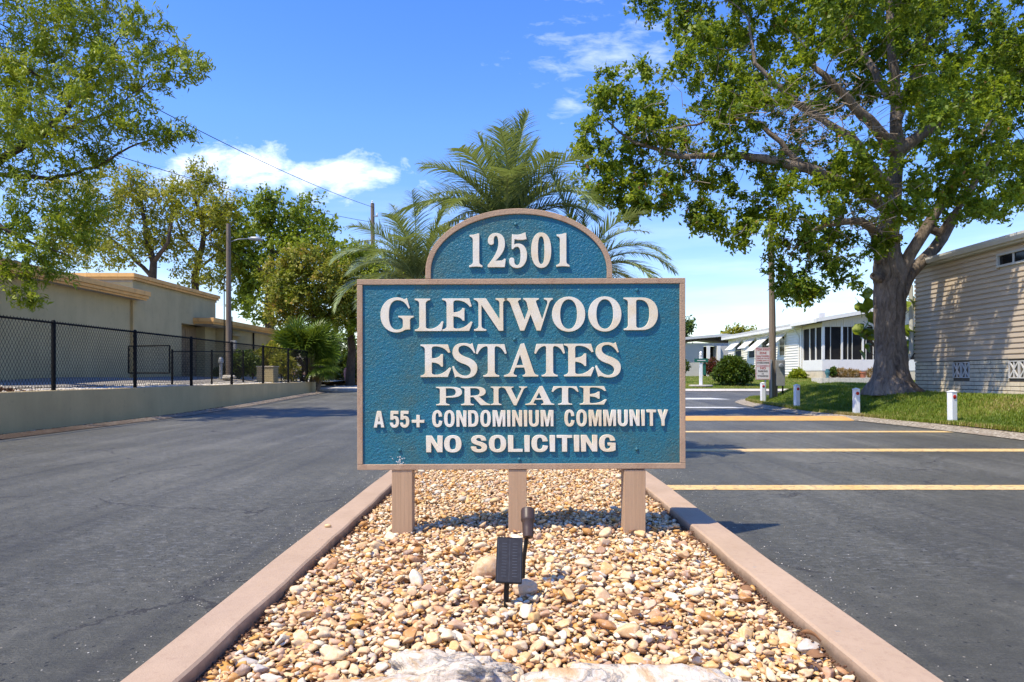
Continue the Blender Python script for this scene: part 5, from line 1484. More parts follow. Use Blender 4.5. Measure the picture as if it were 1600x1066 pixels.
# grey house far left of it
gh = empty('grey_house', (18, 64, 0.9), 'pale grey house with low roof beyond the round green bush', 'house')
GZ = 60.0
g0, g1, g2, g3 = at(1071, 0, GZ).x, at(1108, 0, GZ).x, at(1118, 0, GZ).x, at(1175, 0, GZ).x
ztop = at(0, 541, GZ).z
MB().box(g0 - 4, g1 - 0.5, GZ, GZ + 8, 0.6, ztop).build('wall', 'grey_siding', gh)
MB().box(g2, g3 + 5, GZ - 0.5, GZ + 8, 0.6, ztop).build('wall', 'grey_siding', gh)
MB().box(g1 - 0.49, g2 - 0.001, GZ + 0.8, GZ + 7.9, 0.6, ztop).build('entry_recess', 'dark_screen', gh)
for xx in (g1 - 0.25, g2 + 0.1): MB().box(xx - 0.13, xx + 0.13, GZ - 0.70, GZ - 0.51, 0.6, ztop).build('porch_post', 'white_trim', gh)
rp = at(1131, 526, GZ); zr0 = at(0, 538, GZ).z
MB().hexa([(g0 - 4.5, GZ - 0.62, zr0), (rp.x, GZ - 0.62, rp.z), (rp.x, GZ + 9, rp.z), (g0 - 4.5, GZ + 9, zr0 )], [(g0 - 4.5, GZ - 0.62, zr0 + 0.22), (rp.x, GZ - 0.62, rp.z + 0.22), (rp.x, GZ + 9, rp.z + 0.3), (g0 - 4.5, GZ + 9, zr0 + 0.3)]).build('roof', 'metal_roof', gh)
MB().hexa([(rp.x + .001, GZ - 0.62, rp.z), (rp.x + 6, GZ - 0.62, zr0), (rp.x + 6, GZ + 9, zr0), (rp.x + .001, GZ + 9, rp.z)], [(rp.x + .001, GZ - 0.62, rp.z + 0.22), (rp.x + 6, GZ - 0.62, zr0 + 0.22), (rp.x + 6, GZ + 9, zr0 + 0.3), (rp.x + .001, GZ + 9, rp.z + 0.3)]).build('roof', 'metal_roof', gh)
MB().hexa([(g0 - 4, GZ + 0.01, ztop + .001), (g3 + 5, GZ + 0.01, ztop + .001), (g3 + 5, GZ + 0.2, ztop + .001), (g0 - 4, GZ + 0.2, ztop + .001)], [(g0 - 4, GZ + 0.01, zr0 + .1), (rp.x + 5.5, GZ + 0.01, zr0 + .1), (rp.x + 5.5, GZ + 0.2, zr0 + .1), (g0 - 4, GZ + 0.2, zr0 + .1)]).build('gable', 'grey_siding', gh)

# low white planter with urn and pot before the porch
PLZ = 31.6 * K; px0, px1 = at(1284, 0, PLZ).x, at(1420, 0, PLZ).x; zp0, zp1 = at(0, 597, PLZ).z, at(0, 590.5, PLZ).z
pl = empty('planter_bed', ((px0 + px1) / 2, PLZ, zp0), 'long low white planter edging in front of the screened porch', 'planter')
MB().box(px0, px1, PLZ, PLZ + 0.12, zp0 - 0.25, zp1).build('front_edge', 'white_rubble', pl, bevel=0.01)
MB().box(px0, px0 + 0.12, PLZ + 0.121, PLZ + 1.3, zp0 - 0.25, zp1).build('side_edge', 'white_rubble', pl, bevel=0.01)
MB().box(px0 + 0.121, px1, PLZ + 0.121, PLZ + 1.3, zp0 - 0.25, zp1 - 0.04).build('soil', 'mulch', pl)
c = at(1293, 590, PLZ + 0.2)
t1 = empty('urn', (c.x, c.y, zp1 - 0.04), 'small blue green urn at the left end of the white planter', 'urn')
MB().lathe([(0.10, 0), (0.12, 0.04), (0.06, 0.12), (0.13, 0.28), (0.15, 0.38), (0.08, 0.48), (0.11, 0.52)], (c.x, c.y, zp1 - 0.04), 14).build('body', 'blue_glaze', t1, smooth=True)
c = at(1348, 588, PLZ + 0.25)
t1 = empty('flower_pot', (c.x, c.y, zp1 - 0.04), 'terracotta pot standing in the white planter left of the big trunk', 'flower pot')
MB().lathe([(0.12, 0), (0.18, 0.3), (0.20, 0.3), (0.20, 0.37), (0.16, 0.37), (0.15, 0.33)], (c.x, c.y, zp1 - 0.04), 14).build('pot', 'terracotta', t1, smooth=True, auto=True)

# ------------------------------------------------------------------ vegetation
def leaf_quads(C, D, N, L, W, tint, fold=0.25):
    """leaves as folded rhombs: C centres, D axis, N normal, L length, W width (arrays)"""
    D = D / np.linalg.norm(D, axis=1, keepdims=True)
    S = np.cross(D, N); S /= np.linalg.norm(S, axis=1, keepdims=True) + 1e-9
    N2 = np.cross(S, D)
    L = L[:, None]; W = W[:, None]
    b = C - D * L * 0.5; t = C + D * L * 0.5
    l = C - D * L * 0.08 + S * W * 0.5 + N2 * W * fold; r = C - D * L * 0.08 - S * W * 0.5 + N2 * W * fold
    V = np.stack([b, l, t, r], 1).reshape(-1, 3)
    n = len(C); F = np.arange(n * 4, dtype=np.int32).reshape(n, 4)
    return V, F, np.repeat(tint, 4)

def colonise(start_nodes, parents, attr, step, kill, infl, iters=90, grav=0.0, g=None):
    nodes = [Vector(p) for p in start_nodes]; par = list(parents)
    alive = [Vector(a) for a in attr]
    for it in range(iters):
        if not alive: break
        kd = KDTree(len(nodes))
        for i, p in enumerate(nodes): kd.insert(p, i)
        kd.balance()
        pull = {}; nxt = []
        for a in alive:
            co, i, d = kd.find(a)
            if d < kill: continue
            nxt.append(a)
            if d < infl or it < 6:
                pull.setdefault(i, Vector((0, 0, 0))); pull[i] += (a - co).normalized()
        alive = nxt
        if not pull: break
        for i, v in pull.items():
            if v.length < 1e-4: continue
            d = v.normalized()
            j = Vector((g.gauss(0, 0.16), g.gauss(0, 0.16), g.gauss(0, 0.16) - grav))
            if par[i] >= 0:
                d = (d * 0.8 + (nodes[i] - nodes[par[i]]).normalized() * 0.35)
            nodes.append(nodes[i] + (d + j).normalized() * step); par.append(i)
    return nodes, par

def branch_mesh(nodes, par, rmin, exp, given, kmax=None):
    n = len(nodes); rad = [0.0] * n
    kids = [[] for _ in range(n)]
    for i, p in enumerate(par):
        if p >= 0: kids[p].append(i)
    acc = [0.0] * n
    for i in range(n - 1, -1, -1):
        if not kids[i]: acc[i] = rmin ** exp
        if par[i] >= 0: acc[par[i]] += acc[i]
    for i in range(n): rad[i] = acc[i] ** (1 / exp)
    for i, r in given.items(): rad[i] = max(rad[i] * 0.0, r)
    # a child may not be thicker than its parent
    for i in range(n):
        if par[i] >= 0 and i not in given: rad[i] = min(rad[i], rad[par[i]] * 0.92)
    V = []; F = []
    for i in range(n):
        p = par[i]
        if p < 0: continue
        a, b = nodes[p], nodes[i]
        d = (b - a)
        if d.length < 1e-5: continue
        d.normalize(); u = d.orthogonal().normalized(); w = d.cross(u)
        r0 = rad[p] if (p in given) == (i in given) or rad[p] < rad[i] * 1.6 else rad[i] * 1.2
        r0 = min(r0, rad[i] * 1.35); r1 = rad[i]
        k = 12 if r1 > 0.12 else (7 if r1 > 0.04 else (5 if r1 > 0.015 else 3))
        o = len(V)
        e = d * (r1 * 0.25)
        for c, r in ((a - e, r0), (b + e, r1)):
            for q in range(k):
                t_ = 2 * math.pi * q / k; V.append(tuple(c + (u * math.cos(t_) + w * math.sin(t_)) * r))
        for q in range(k): F.append((o + q, o + (q + 1) % k, o + k + (q + 1) % k, o + k + q))
    return V, F, rad

def tree(name, label, base_, limbs, blobs, n_attr, per, leaf_len, leaf_w, leaf_mat_, bark, step=0.35, kill=0.4, infl=4.0, rmin=0.006, exp=2.35, spread=0.32,
         seed=1, droop=0.2, trunk_mesh=None, group=None, shell=0.35, nrm_up=0.75, cat='tree', tint_bias=0.0, crown_name='crown', twig='twig_bark', bare=()):
    g = random.Random(seed); ng = np.random.default_rng(seed)
    T = empty(name, base_, label, cat, group)
    nodes = []; par = []; given = {}
    for pts, radii, root in limbs:
        pts = [Vector(p) for p in pts]
        if root is None: last = -1
        else:
            last = min(range(len(nodes)), key=lambda i: (nodes[i] - pts[0]).length)
        for s in range(len(pts) - 1):
            a, b = pts[s], pts[s + 1]; m = max(1, int((b - a).length / step))
            for k in range(0 if (s == 0) else 1, m + 1):
                t_ = k / m
                q = a.lerp(b, t_) + (Vector((g.gauss(0, .02), g.gauss(0, .02), g.gauss(0, .015))) if 0 < t_ < 1 else Vector((0, 0, 0)))
                nodes.append(q); par.append(last); given[len(nodes) - 1] = radii[s] + (radii[s + 1] - radii[s]) * t_; last = len(nodes) - 1
    wts = [b[1] ** 2.3 * (b[2] if len(b) > 2 else 1) for b in blobs]; tot = sum(wts)
    attr = []; cen = []
    for b, w in zip(blobs, wts):
        for _ in range(max(3, int(n_attr * w / tot))):
            v = Vector((g.gauss(0, 1), g.gauss(0, 1), g.gauss(0, 1))).normalized()
            r = b[1] * (shell + (1 - shell) * g.random() ** 0.7)
            v = Vector((v.x, v.y, v.z * 0.85))
            attr.append(b[0] + v * r); cen.append(b[0])
    nodes, par = colonise(nodes, par, attr, step, kill, infl, grav=droop * 0.15, g=g)
    V, F, rad = branch_mesh(nodes, par, rmin, exp, given)
    me = bpy.data.meshes.new('branches'); off = Vector(base_)
    me.from_pydata([tuple(Vector(v) - off) for v in V], [], F)
    for p in me.polygons: p.use_smooth = True
    me.materials.append(MATS[twig]); me.update()
    link('branches', me, T)
    if trunk_mesh: trunk_mesh(T)
    A = np.array([a[:] for a in attr]); Cn = np.array([c[:] for c in cen])
    # leaves: sprays along short shoots at every attractor
    nsh = max(1, per // 8); shoots = []
    k = len(A)
    C = np.repeat(A, per, 0); CC = np.repeat(Cn, per, 0)
    sh_dir = ng.normal(size=(k * nsh, 3)); sh_dir += np.repeat((A - Cn) / (np.linalg.norm(A - Cn, axis=1, keepdims=True) + 1e-6), nsh, 0) * 0.9; sh_dir[:, 2] -= droop
    sh_dir /= np.linalg.norm(sh_dir, axis=1, keepdims=True)
    which = ng.integers(0, nsh, size=k * per) + np.repeat(np.arange(k) * nsh, per)
    along = ng.random(k * per) ** 0.8 * spread * ng.uniform(0.7, 1.3, k * per)
    sd = sh_dir[which]
    P = C + sd * along[:, None] + ng.normal(size=(k * per, 3)) * spread * 0.13
    D = sd * 0.7 + ng.normal(size=(k * per, 3)) * 0.75; D[:, 2] -= droop * 0.6
    outw = P - CC; outw /= np.linalg.norm(outw, axis=1, keepdims=True) + 1e-6
    N = ng.normal(size=(k * per, 3)) * 0.42 + outw * 0.8; N[:, 2] += nrm_up
    L = leaf_len * ng.uniform(0.6, 1.25, k * per); W = L * leaf_w * ng.uniform(0.8, 1.2, k * per)
    # tint varies by clump (age of the shoots) and by leaf
    clump = np.repeat(ng.beta(2.2, 2.4, k), per); blobt = np.repeat(np.array([mnoise.noise(Vector(a) * 0.45) for a in A]) * 0.28, per)
    tint = np.clip(clump * 0.5 + ng.random(k * per) * 0.42 + blobt + tint_bias, 0, 0.97)
    tint[ng.random(k * per) < 0.01] = 1.0
    V, F, Tn = leaf_quads(P, D, N, L, W, tint)
    o = np_obj(crown_name, V, F, leaf_mat_, T, tint=Tn)
    # bare twiggy tangles
    if bare:
        mb = MB()
        for c, r, n_ in bare:
            for _ in range(n_):
                a = c + Vector((g.gauss(0, r), g.gauss(0, r), g.gauss(0, r * 0.5)))
                d = Vector((g.gauss(-0.4, 1), g.gauss(0, 1), g.gauss(-0.1, 0.6))).normalized() * g.uniform(0.25, 0.8)
                m = a + d * 0.5 + Vector((g.gauss(0, .06), g.gauss(0, .06), g.gauss(0, .06)))
                mb.tube([a, m, a + d], [0.012, 0.008, 0.003], 3, cap=False)
        o2 = mb.build('bare_twigs', 'twig_bark', T); o2['kind'] = 'stuff'
    return T

# --- the big tree on the right
TZ0 = 19.0
def A(px, py, dz=0.0): return at(px, py, TZ0 + dz)
BB = [(935,160,30,-2),(960,130,28,-1),(990,168,36,-1.5),(1015,140,28,0),(925,215,22,-2),(930,245,28,-2),(975,240,32,-1),(1010,215,36,-2),(1050,190,40,-1),(1060,240,36,0),(922,292,24,-2),(965,288,36,-1),
      (1000,300,38,-2),(1045,290,40,-1),(988,322,18,-1.5),(1092,345,20,-1.5),(1100,328,16,-1.5),(1100,265,40,0),(1010,8,34,0),(1058,22,36,1),(1085,62,34,-1),(1075,100,30,-1),(1100,115,34,0),(1120,35,42,1),(1130,140,46,-1),(1160,85,48,1),(1170,175,52,-2),
      (1200,30,48,0),(1150,225,40,-2),(1210,120,50,-1),(1250,170,46,1),(1290,60,52,-2),(1325,35,40,1),(1180,292,46,-1.5),(1150,335,36,-1),(1195,350,48,-2),(1240,400,44,-1),(1285,435,32,-1.5),(1235,445,22,-1),(1262,455,20,-2),(1305,400,38,-1),(1255,320,50,-2.5),
      (1310,300,46,-2),(1330,345,34,1),(1270,240,42,1),(1345,120,50,2.5),(1380,60,55,1),(1430,40,58,-1),(1470,125,56,-2),(1500,60,58,1),(1560,60,60,-1),(1590,140,58,1),(1540,180,52,-1.5),(1500,235,52,-1),(1455,275,44,-2),(1560,250,56,-1),(1600,225,50,0),
      (1520,300,42,-2),(1480,318,46,0),(1552,325,22,-2),(1425,300,30,-2.5),(1410,215,30,2.5),(1640,120,70,0),(1650,220,60,1),(1650,20,80,0),(1100,-50,60,0),(1200,-60,80,1),(1320,-70,90,0),(1450,-70,90,0),(1560,-80,80,0),(1660,-60,80,0),(1250,-150,90,2),(1400,-170,90,1),(1540,-170,80,2),  # clumps above the view extend the crown, added for the shade they cast
      (1300,150,40,3.5),(1230,60,44,3.5),(1180,130,40,3.5),(1460,200,48,3.5),(1530,120,50,3.5),(1330,230,36,-3.5),(1220,260,38,3),(1380,380,12,-1),(1290,360,34,2),(1410,330,22,-3),(1160,30,36,3),
      (1330,10,50,-4.5),(1420,-10,55,-4.5),(1500,-30,60,-4),(1350,-80,70,-4.5),(1490,180,42,-4),(1440,130,40,-3.5),(1370,270,26,-3),(1590,300,18,-1),(1640,290,46,1)]  # includes sunward clumps added to block sun from the beige house wall
big_blobs = []
for x, y, r, dz in BB:
    Z = TZ0 + dz * 0.9
    big_blobs.append((at(x, y, Z), r * Z / FPX * 1.0))
# satellite clumps break up the outline
gb = random.Random(3); extra = []
for c, r in big_blobs:
    for _ in range(3):
        v = Vector((gb.gauss(0, 1), gb.gauss(0, 1), gb.gauss(0, 0.8))).normalized() * r * gb.uniform(0.75, 1.15)
        extra.append((c + v, r * gb.uniform(0.3, 0.5), 1.6))
big_blobs += extra
Bz = lawn_near(at(1397, 612, TZ0).x, TZ0)
base_big = Vector((at(1393, 612, TZ0).x, TZ0, Bz))
limbs = [
    ([A(1388, 500), A(1384, 420, 0), A(1388, 360, .1), A(1396, 300, .2), A(1402, 240, .3), A(1399, 150, .2), A(1391, 60, 0), A(1388, -60, 0.2), A(1395, -150, .3)], [.36, .33, .27, .22, .18, .14, .11, .08, .04], None),
    ([A(1396, 450), A(1413, 415, -.2), A(1436, 375, -.4), A(1460, 335, -.5), A(1486, 290, -.5), A(1535, 210, -.3), A(1570, 150, 0)], [.20, .17, .155, .145, .13, .09, .05], 0),
    ([A(1400, 470, .0), A(1420, 430, .3), A(1447, 402, .5), A(1472, 372, .6), A(1486, 346, .6)], [.22, .18, .165, .16, .15], 0),
    ([A(1402, 240, .3), A(1372, 205, -.4), A(1345, 178, -.8), A(1300, 130, -1.2), A(1250, 85, -1.0)], [.20, .15, .13, .09, .05], 0),
    ([A(1396, 300, .2), A(1360, 262, -.8), A(1330, 215, -1.0), A(1290, 190, -.8), A(1230, 150, 0)], [.20, .15, .12, .08, .05], 0),
    ([A(1392, 330, .1), A(1330, 290, -1.2), A(1260, 262, -1.6), A(1195, 248, -1.6), A(1140, 243, -1.4), A(1060, 245, -1.4), A(990, 222, -1.5), A(950, 190, -1.6)], [.19, .15, .13, .11, .09, .065, .04, .02], 0),
    ([A(1388, 380, -.1), A(1345, 345, -1.4), A(1290, 350, -1.8), A(1240, 390, -1.6)], [.16, .10, .07, .04], 0),
    ([A(1402, 240, .3), A(1440, 210, .2), A(1470, 192, 0), A(1530, 150, .3), A(1600, 108, .4), A(1660, 60, .5)], [.2, .15, .13, .10, .07, .04], 0),
    ([A(1400, 190, .2), A(1432, 110, .8), A(1450, 60, 1.0), A(1470, 0, 1.2)], [.15, .11, .08, .05], 0),
    ([A(1330, 215, -1.0), A(1240, 160, -.4), A(1180, 100, -.2), A(1170, 30, 0)], [.09, .075, .055, .03], 0),
    ([A(1260, 262, -1.6), A(1190, 195, -1.4), A(1130, 180, -1.5), A(1050, 205, -1.4)], [.08, .06, .04, .02], 0),
    ([A(1470, 365, -.5), A(1520, 290, -1.2), A(1545, 250, -1.4)], [.10, .07, .04], 0),
    ([A(1388, 150, .1), A(1340, 70, .8), A(1300, 10, 1.2)], [.12, .08, .05], 0),
]
def big_trunk(T):
    n = 40; rows = []
    prof = [(614, 1397, 46), (610, 1396, 43), (604, 1394, 39), (596, 1393, 35), (585, 1392, 31.5), (570, 1391, 29), (550, 1390, 27.5), (520, 1389, 27), (490, 1389, 27), (460, 1390, 27.5), (440, 1391, 28.5), (425, 1392, 29), (412, 1390, 27), (395, 1386, 23), (375, 1386, 20), (350, 1389, 18)]
    P = []
    for i in range(len(prof) - 1):
        for s in range(4):
            t_ = s / 4; P.append(tuple(a + (b - a) * t_ for a, b in zip(prof[i], prof[i + 1])))
    P.append(prof[-1])
    V = []; F = []
    for (py, px, rr) in P:
        c = A(px, py); r = rr * TZ0 / FPX * (0.80 if py < 560 else 0.80 + (py - 560) / 54 * 0.06)
        fl = max(0, (py - 570) / 44)
        for k in range(n):
            th = 2 * math.pi * k / n
            lob = 0.5 + 0.5 * math.cos(5 * th + 0.9 + 0.6 * math.sin(th * 2))
            q = 1 + fl ** 1.7 * (0.42 * lob ** 2 - 0.16)
            dirv = Vector((math.cos(th), math.sin(th), 0))
            nz = mnoise.fractal(Vector((dirv.x * 1.5, dirv.y * 1.5, c.z * 0.9)), 0.6, 2.1, 5) * 0.05 + 0.025 * mnoise.noise(Vector((dirv.x * 6, dirv.y * 6, c.z * 1.2)))
            flu = 0.05 * math.cos(3 * th + c.z * 0.8) * (1 if py < 560 else .6)
            V.append(tuple(c + dirv * r * (q + flu) + dirv * nz + Vector((0, 0, 0 if py < 612 else -0.06))))
    for i in range(len(P) - 1):
        for k in range(n):
            a = i * n + k; b = i * n + (k + 1) % n; F.append((a, a + n, b + n, b))
    np_obj('trunk', V, F, 'oak_bark', T, smooth=True)
    # knots and cut stubs
    for (px, py, r, ax) in ((1367, 432, .10, (-1, -.5, .25)), (1411, 458, .09, (.9, -.5, .3)), (1378, 365, .12, (.2, -1, .3)), (1403, 372, .10, (.5, -1, .2)), (1372, 405, .09, (-.6, -1, 0))):
        c = A(px, py, -0.28)
        mb = MB(); mb.lathe([(r * 1.3, -0.25), (r * 1.25, -0.08), (r * 1.1, 0.03), (r * 0.95, 0.09), (r * 0.6, 0.085), (r * 0.45, 0.03), (r * 0.2, 0.02)], c, 12, ax)
        mb.build('knot', 'oak_bark', T, smooth=True)
big = tree('shade_tree', 'huge spreading shade tree with thick grey trunk on the lawn before the beige house', base_big, limbs, big_blobs, 2900, 60, 0.145, 0.46, 'oak_leaf', 'oak_bark',
           step=0.28, kill=0.36, infl=3.0, rmin=0.006, exp=2.5, spread=0.30, seed=4, droop=0.25, trunk_mesh=big_trunk, twig='oak_bark',
           bare=[(A(1290, 175, -2.2), 0.9, 150), (A(1250, 195, -2.4), 0.8, 90), (A(1060, 235, -2), 0.7, 60), (A(1385, 330, -2.2), 0.45, 60), (A(1300, 370, -2.2), 0.7, 50)])

# --- overhanging tree upper left
LZ = 16.5
def Lp(px, py, dz=0.0): return at(px, py, LZ + dz)
LBs = [(290,92,26,0),(250,70,34,.3),(265,110,30,-.3),(225,40,34,0),(200,80,45,-.5),(150,50,45,.5),(215,130,40,.4),(160,110,50,-.6),(90,60,55,0),(40,40,50,.8),(30,110,55,-.6),(95,130,50,.6),(130,165,45,-.8),(60,180,55,0),(10,200,50,.7),
       (190,185,40,0),(240,215,30,.5),(275,215,24,-.2),(215,195,34,-.5),(140,215,45,.6),(85,235,45,-.6),(30,260,45,0),(130,260,26,.4),(50,300,40,-.3),(100,315,34,.5),(20,340,40,.3),(60,360,36,-.5),(110,375,26,0),(30,400,34,-.2),(60,420,26,.3),(20,440,26,-.4),(45,462,14,-.3),(90,400,24,0),
       (120,340,28,0),(160,330,24,.4),(115,20,40,1.2),(60,0,50,-1),(180,10,36,.6),(-40,100,70,0),(-40,230,60,0),(-15,355,40,0),(0,-60,80,0),(120,-60,70,0),(-80,-20,80,.5),(70,120,50,1.6),(150,90,40,1.8),(20,180,50,-1.8)]
lb = [(at(x, y, LZ + dz), r * 0.88 * (LZ + dz) / FPX) for x, y, r, dz in LBs]
ex = []
gb = random.Random(9)
for c, r in lb:
    for _ in range(3):
        v = Vector((gb.gauss(0, 1), gb.gauss(0, 1), gb.gauss(0, 0.8))).normalized() * r * gb.uniform(0.7, 1.2)
        ex.append((c + v, r * gb.uniform(0.3, 0.5), 1.5))
lb += ex
lbase = Vector((-13.05, 16.1, 0.98))
limbsL = [([lbase + Vector((0, 0, -0.2)), lbase + Vector((0.15, 0, 1.8)), Lp(-48, 400), Lp(-45, 320), Lp(-30, 270), Lp(0, 250), Lp(60, 215), Lp(110, 165), Lp(150, 110), Lp(185, 60)], [.2, .18, .16, .14, .12, .10, .075, .055, .035, .018], None),
          ([Lp(-30, 270), Lp(20, 275, .3), Lp(80, 280, .4), Lp(150, 262, .4), Lp(215, 225, .3), Lp(265, 212, .2)], [.07, .06, .05, .035, .022, .012], 0),
          ([Lp(-45, 320), Lp(-20, 335, -.3), Lp(10, 360, -.3), Lp(60, 385, -.3), Lp(110, 400, -.1)], [.08, .06, .045, .03, .012], 0),
          ([Lp(-45, 320), Lp(-60, 180, .3), Lp(-60, 90, .5), Lp(-10, 0, .6), Lp(40, -60, .6)], [.13, .1, .08, .05, .02], 0),
          ([Lp(60, 215), Lp(110, 200, -.4), Lp(170, 175, -.3), Lp(230, 130, -.1)], [.045, .035, .022, .012], 0)]
tree('overhanging_tree', 'bright green leafy tree overhanging the olive workshop in the upper left corner', lbase, limbsL, lb, 1150, 36, 0.165, 0.24, 'bright_leaf', 'dark_bark',
     step=0.22, kill=0.26, infl=2.4, rmin=0.0042, exp=2.5, spread=0.31, seed=6, droop=0.3, twig='dark_bark', shell=0.2)

# --- trees beyond the workshops and beside the sign
def bg_tree(name, label, Z, base_px, trunk, blobs, n, per, ll, mat, seed, bark='dark_bark', step=0.5, lw=0.5, gz=None, rt=0.22, shell=0.3, spread=0.5, group=None, dj=1.5, rmin=0.01):
    g = random.Random(seed)
    bl = []
    for x, y, r in blobs:
        z = Z + g.uniform(-dj, dj); bl.append((at(x, y, z), r * z / FPX))
        for _ in range(3):
            v = Vector((g.gauss(0, 1), g.gauss(0, 1), g.gauss(0, .8))).normalized() * bl[-1 if _ == 0 else -1][1]
        for _ in range(3):
            c, rr = at(x, y, z), r * z / FPX
            v = Vector((g.gauss(0, 1), g.gauss(0, 1), g.gauss(0, .8))).normalized() * rr * g.uniform(.8, 1.2)
            bl.append((c + v, rr * g.uniform(.3, .5), 1.5))
    b = at(base_px, 0, Z); zb = gz if gz is not None else yard_z(b.x, Z); b = Vector((b.x, Z, zb))
    lm = []
    for i, (pts, r0, r1) in enumerate(trunk):
        q = [at(x, y, Z + d) for x, y, d in pts]
        if i == 0: q = [b - Vector((0, 0, 0.2))] + q
        m = len(q); lm.append((q, [r0 + (r1 - r0) * k / (m - 1) for k in range(m)], None if i == 0 else 0))
    return tree(name, label, b, lm, bl, n, per, ll, lw, mat, bark, step=step, kill=step * 1.15, infl=6, rmin=rmin, exp=2.5, spread=spread, seed=seed, droop=0.15, twig=bark, shell=shell, group=group)

bg_tree('open_tree', 'tall airy tree with thin yellowish foliage and visible limbs behind the taller workshop', 42, 235,
        [([(238, 440, 0), (240, 410, 0), (228, 370, 0), (222, 320, .5)], .30, .10), ([(240, 410, 0), (262, 380, -.5), (270, 340, -.5)], .16, .06), ([(235, 430, 0), (200, 395, .5), (170, 370, .5)], .14, .05)],
        [(130,330,32),(165,300,34),(160,350,34),(200,290,30),(205,330,36),(240,300,28),(235,350,32),(130,380,30),(180,385,32),(215,285,20),(270,330,24),(255,380,24),(150,400,26),(105,300,26),(100,350,30),(90,390,26),(210,400,20)],
        430, 30, 0.24, 'pale_leaf', 21, step=0.6, lw=0.45, shell=0.5, spread=0.7)
bg_tree('open_tree', 'slim open crowned tree with yellow green tips directly left of the wooden lamp pole', 44, 305,
        [([(305, 430, 0), (312, 400, 0), (318, 370, 0), (312, 330, 0), (300, 300, 0)], .26, .08), ([(318, 370, 0), (340, 350, -.5), (350, 330, -.5)], .12, .05), ([(312, 400, 0), (285, 370, .5), (275, 340, .5)], .12, .05), ([(305, 425, 0), (335, 400, .5), (352, 390, .5)], .10, .04)],
        [(300,285,24),(320,300,26),(285,310,24),(345,320,24),(325,345,24),(290,345,22),(350,350,20),(340,390,22),(275,375,20),(300,395,16),(355,420,20),(330,430,18),(290,430,18)],
        330, 28, 0.24, 'pale_leaf', 22, step=0.6, lw=0.45, shell=0.5, spread=0.7)
bg_tree('leafy_tree', 'dense mid green tree rising behind the lowest workshop, right of the lamp pole', 45, 425,
        [([(420, 480, 0), (422, 440, 0), (425, 390, 0), (420, 340, 0)], .34, .12), ([(422, 440, 0), (385, 400, 0), (370, 370, 0)], .18, .07), ([(425, 400, 0), (465, 370, 0), (490, 350, 0)], .16, .06)],
        [(390,325,26),(420,318,26),(450,320,28),(480,335,24),(365,350,28),(400,355,34),(440,360,36),(480,370,34),(505,385,22),(370,390,28),(400,400,36),(440,405,38),(385,430,28),(420,445,34),(450,440,30),(375,460,20),(400,480,24),(345,330,16),(510,365,14)],
        560, 30, 0.27, 'mid_leaf', 23, step=0.6, lw=0.6, spread=0.7)
bg_tree('russet_tree', 'bushy tree with reddish yellow new growth between the green tree and the sign', 37, 492,
        [([(492, 540, 0), (490, 500, 0), (480, 450, 0)], .2, .08)],
        [(440,420,24),(470,405,26),(500,410,26),(530,430,26),(460,440,30),(500,445,32),(535,460,26),(440,460,24),(470,475,28),(510,480,30),(545,480,22),(430,490,18),(460,500,18),(490,500,20)],
        650, 36, 0.2, 'rust_leaf', 24, step=0.45, spread=0.5, gz=0.7, lw=0.5)
bg_tree('roadside_tree', 'dark trunked tree standing just left of the sign beyond the wall end', 38.5, 547,
        [([(549, 560, 0), (548, 520, 0), (552, 480, 0), (560, 430, 0)], .27, .12), ([(548, 520, 0), (530, 490, 0), (515, 470, 0)], .13, .05), ([(552, 480, 0), (590, 440, 0)], .13, .06)],
        [(520,400,18),(545,400,24),(560,420,28),(540,440,24),(555,470,26),(575,400,26),(600,430,34),(600,480,34),(640,450,40),(545,500,20),(560,500,20),(640,500,34),(590,520,24),(520,500,14)],
        760, 38, 0.19, 'bright_leaf', 25, step=0.45, spread=0.5, gz=0.55, lw=0.5)
bg_tree('far_tree', 'small far tree whose top shows just right of the sign above the grey house', 75, 1066,
        [([(1066, 560, 0), (1066, 530, 0)], .2, .1)], [(1066,512,9),(1074,508,6),(1056,515,9),(1060,530,10)], 120, 26, 0.4, 'dark_leaf', 26, step=0.9, gz=0.5, spread=0.8)
bg_tree('far_tree', 'far tree top showing faintly above the white house roof', 80, 1148,
        [([(1148, 560, 0), (1148, 530, 0)], .2, .1)], [(1150,518,7),(1160,522,6),(1140,522,6),(1172,521,5)], 90, 16, 0.4, 'pale_leaf', 27, step=0.9, gz=0.5, spread=0.8)
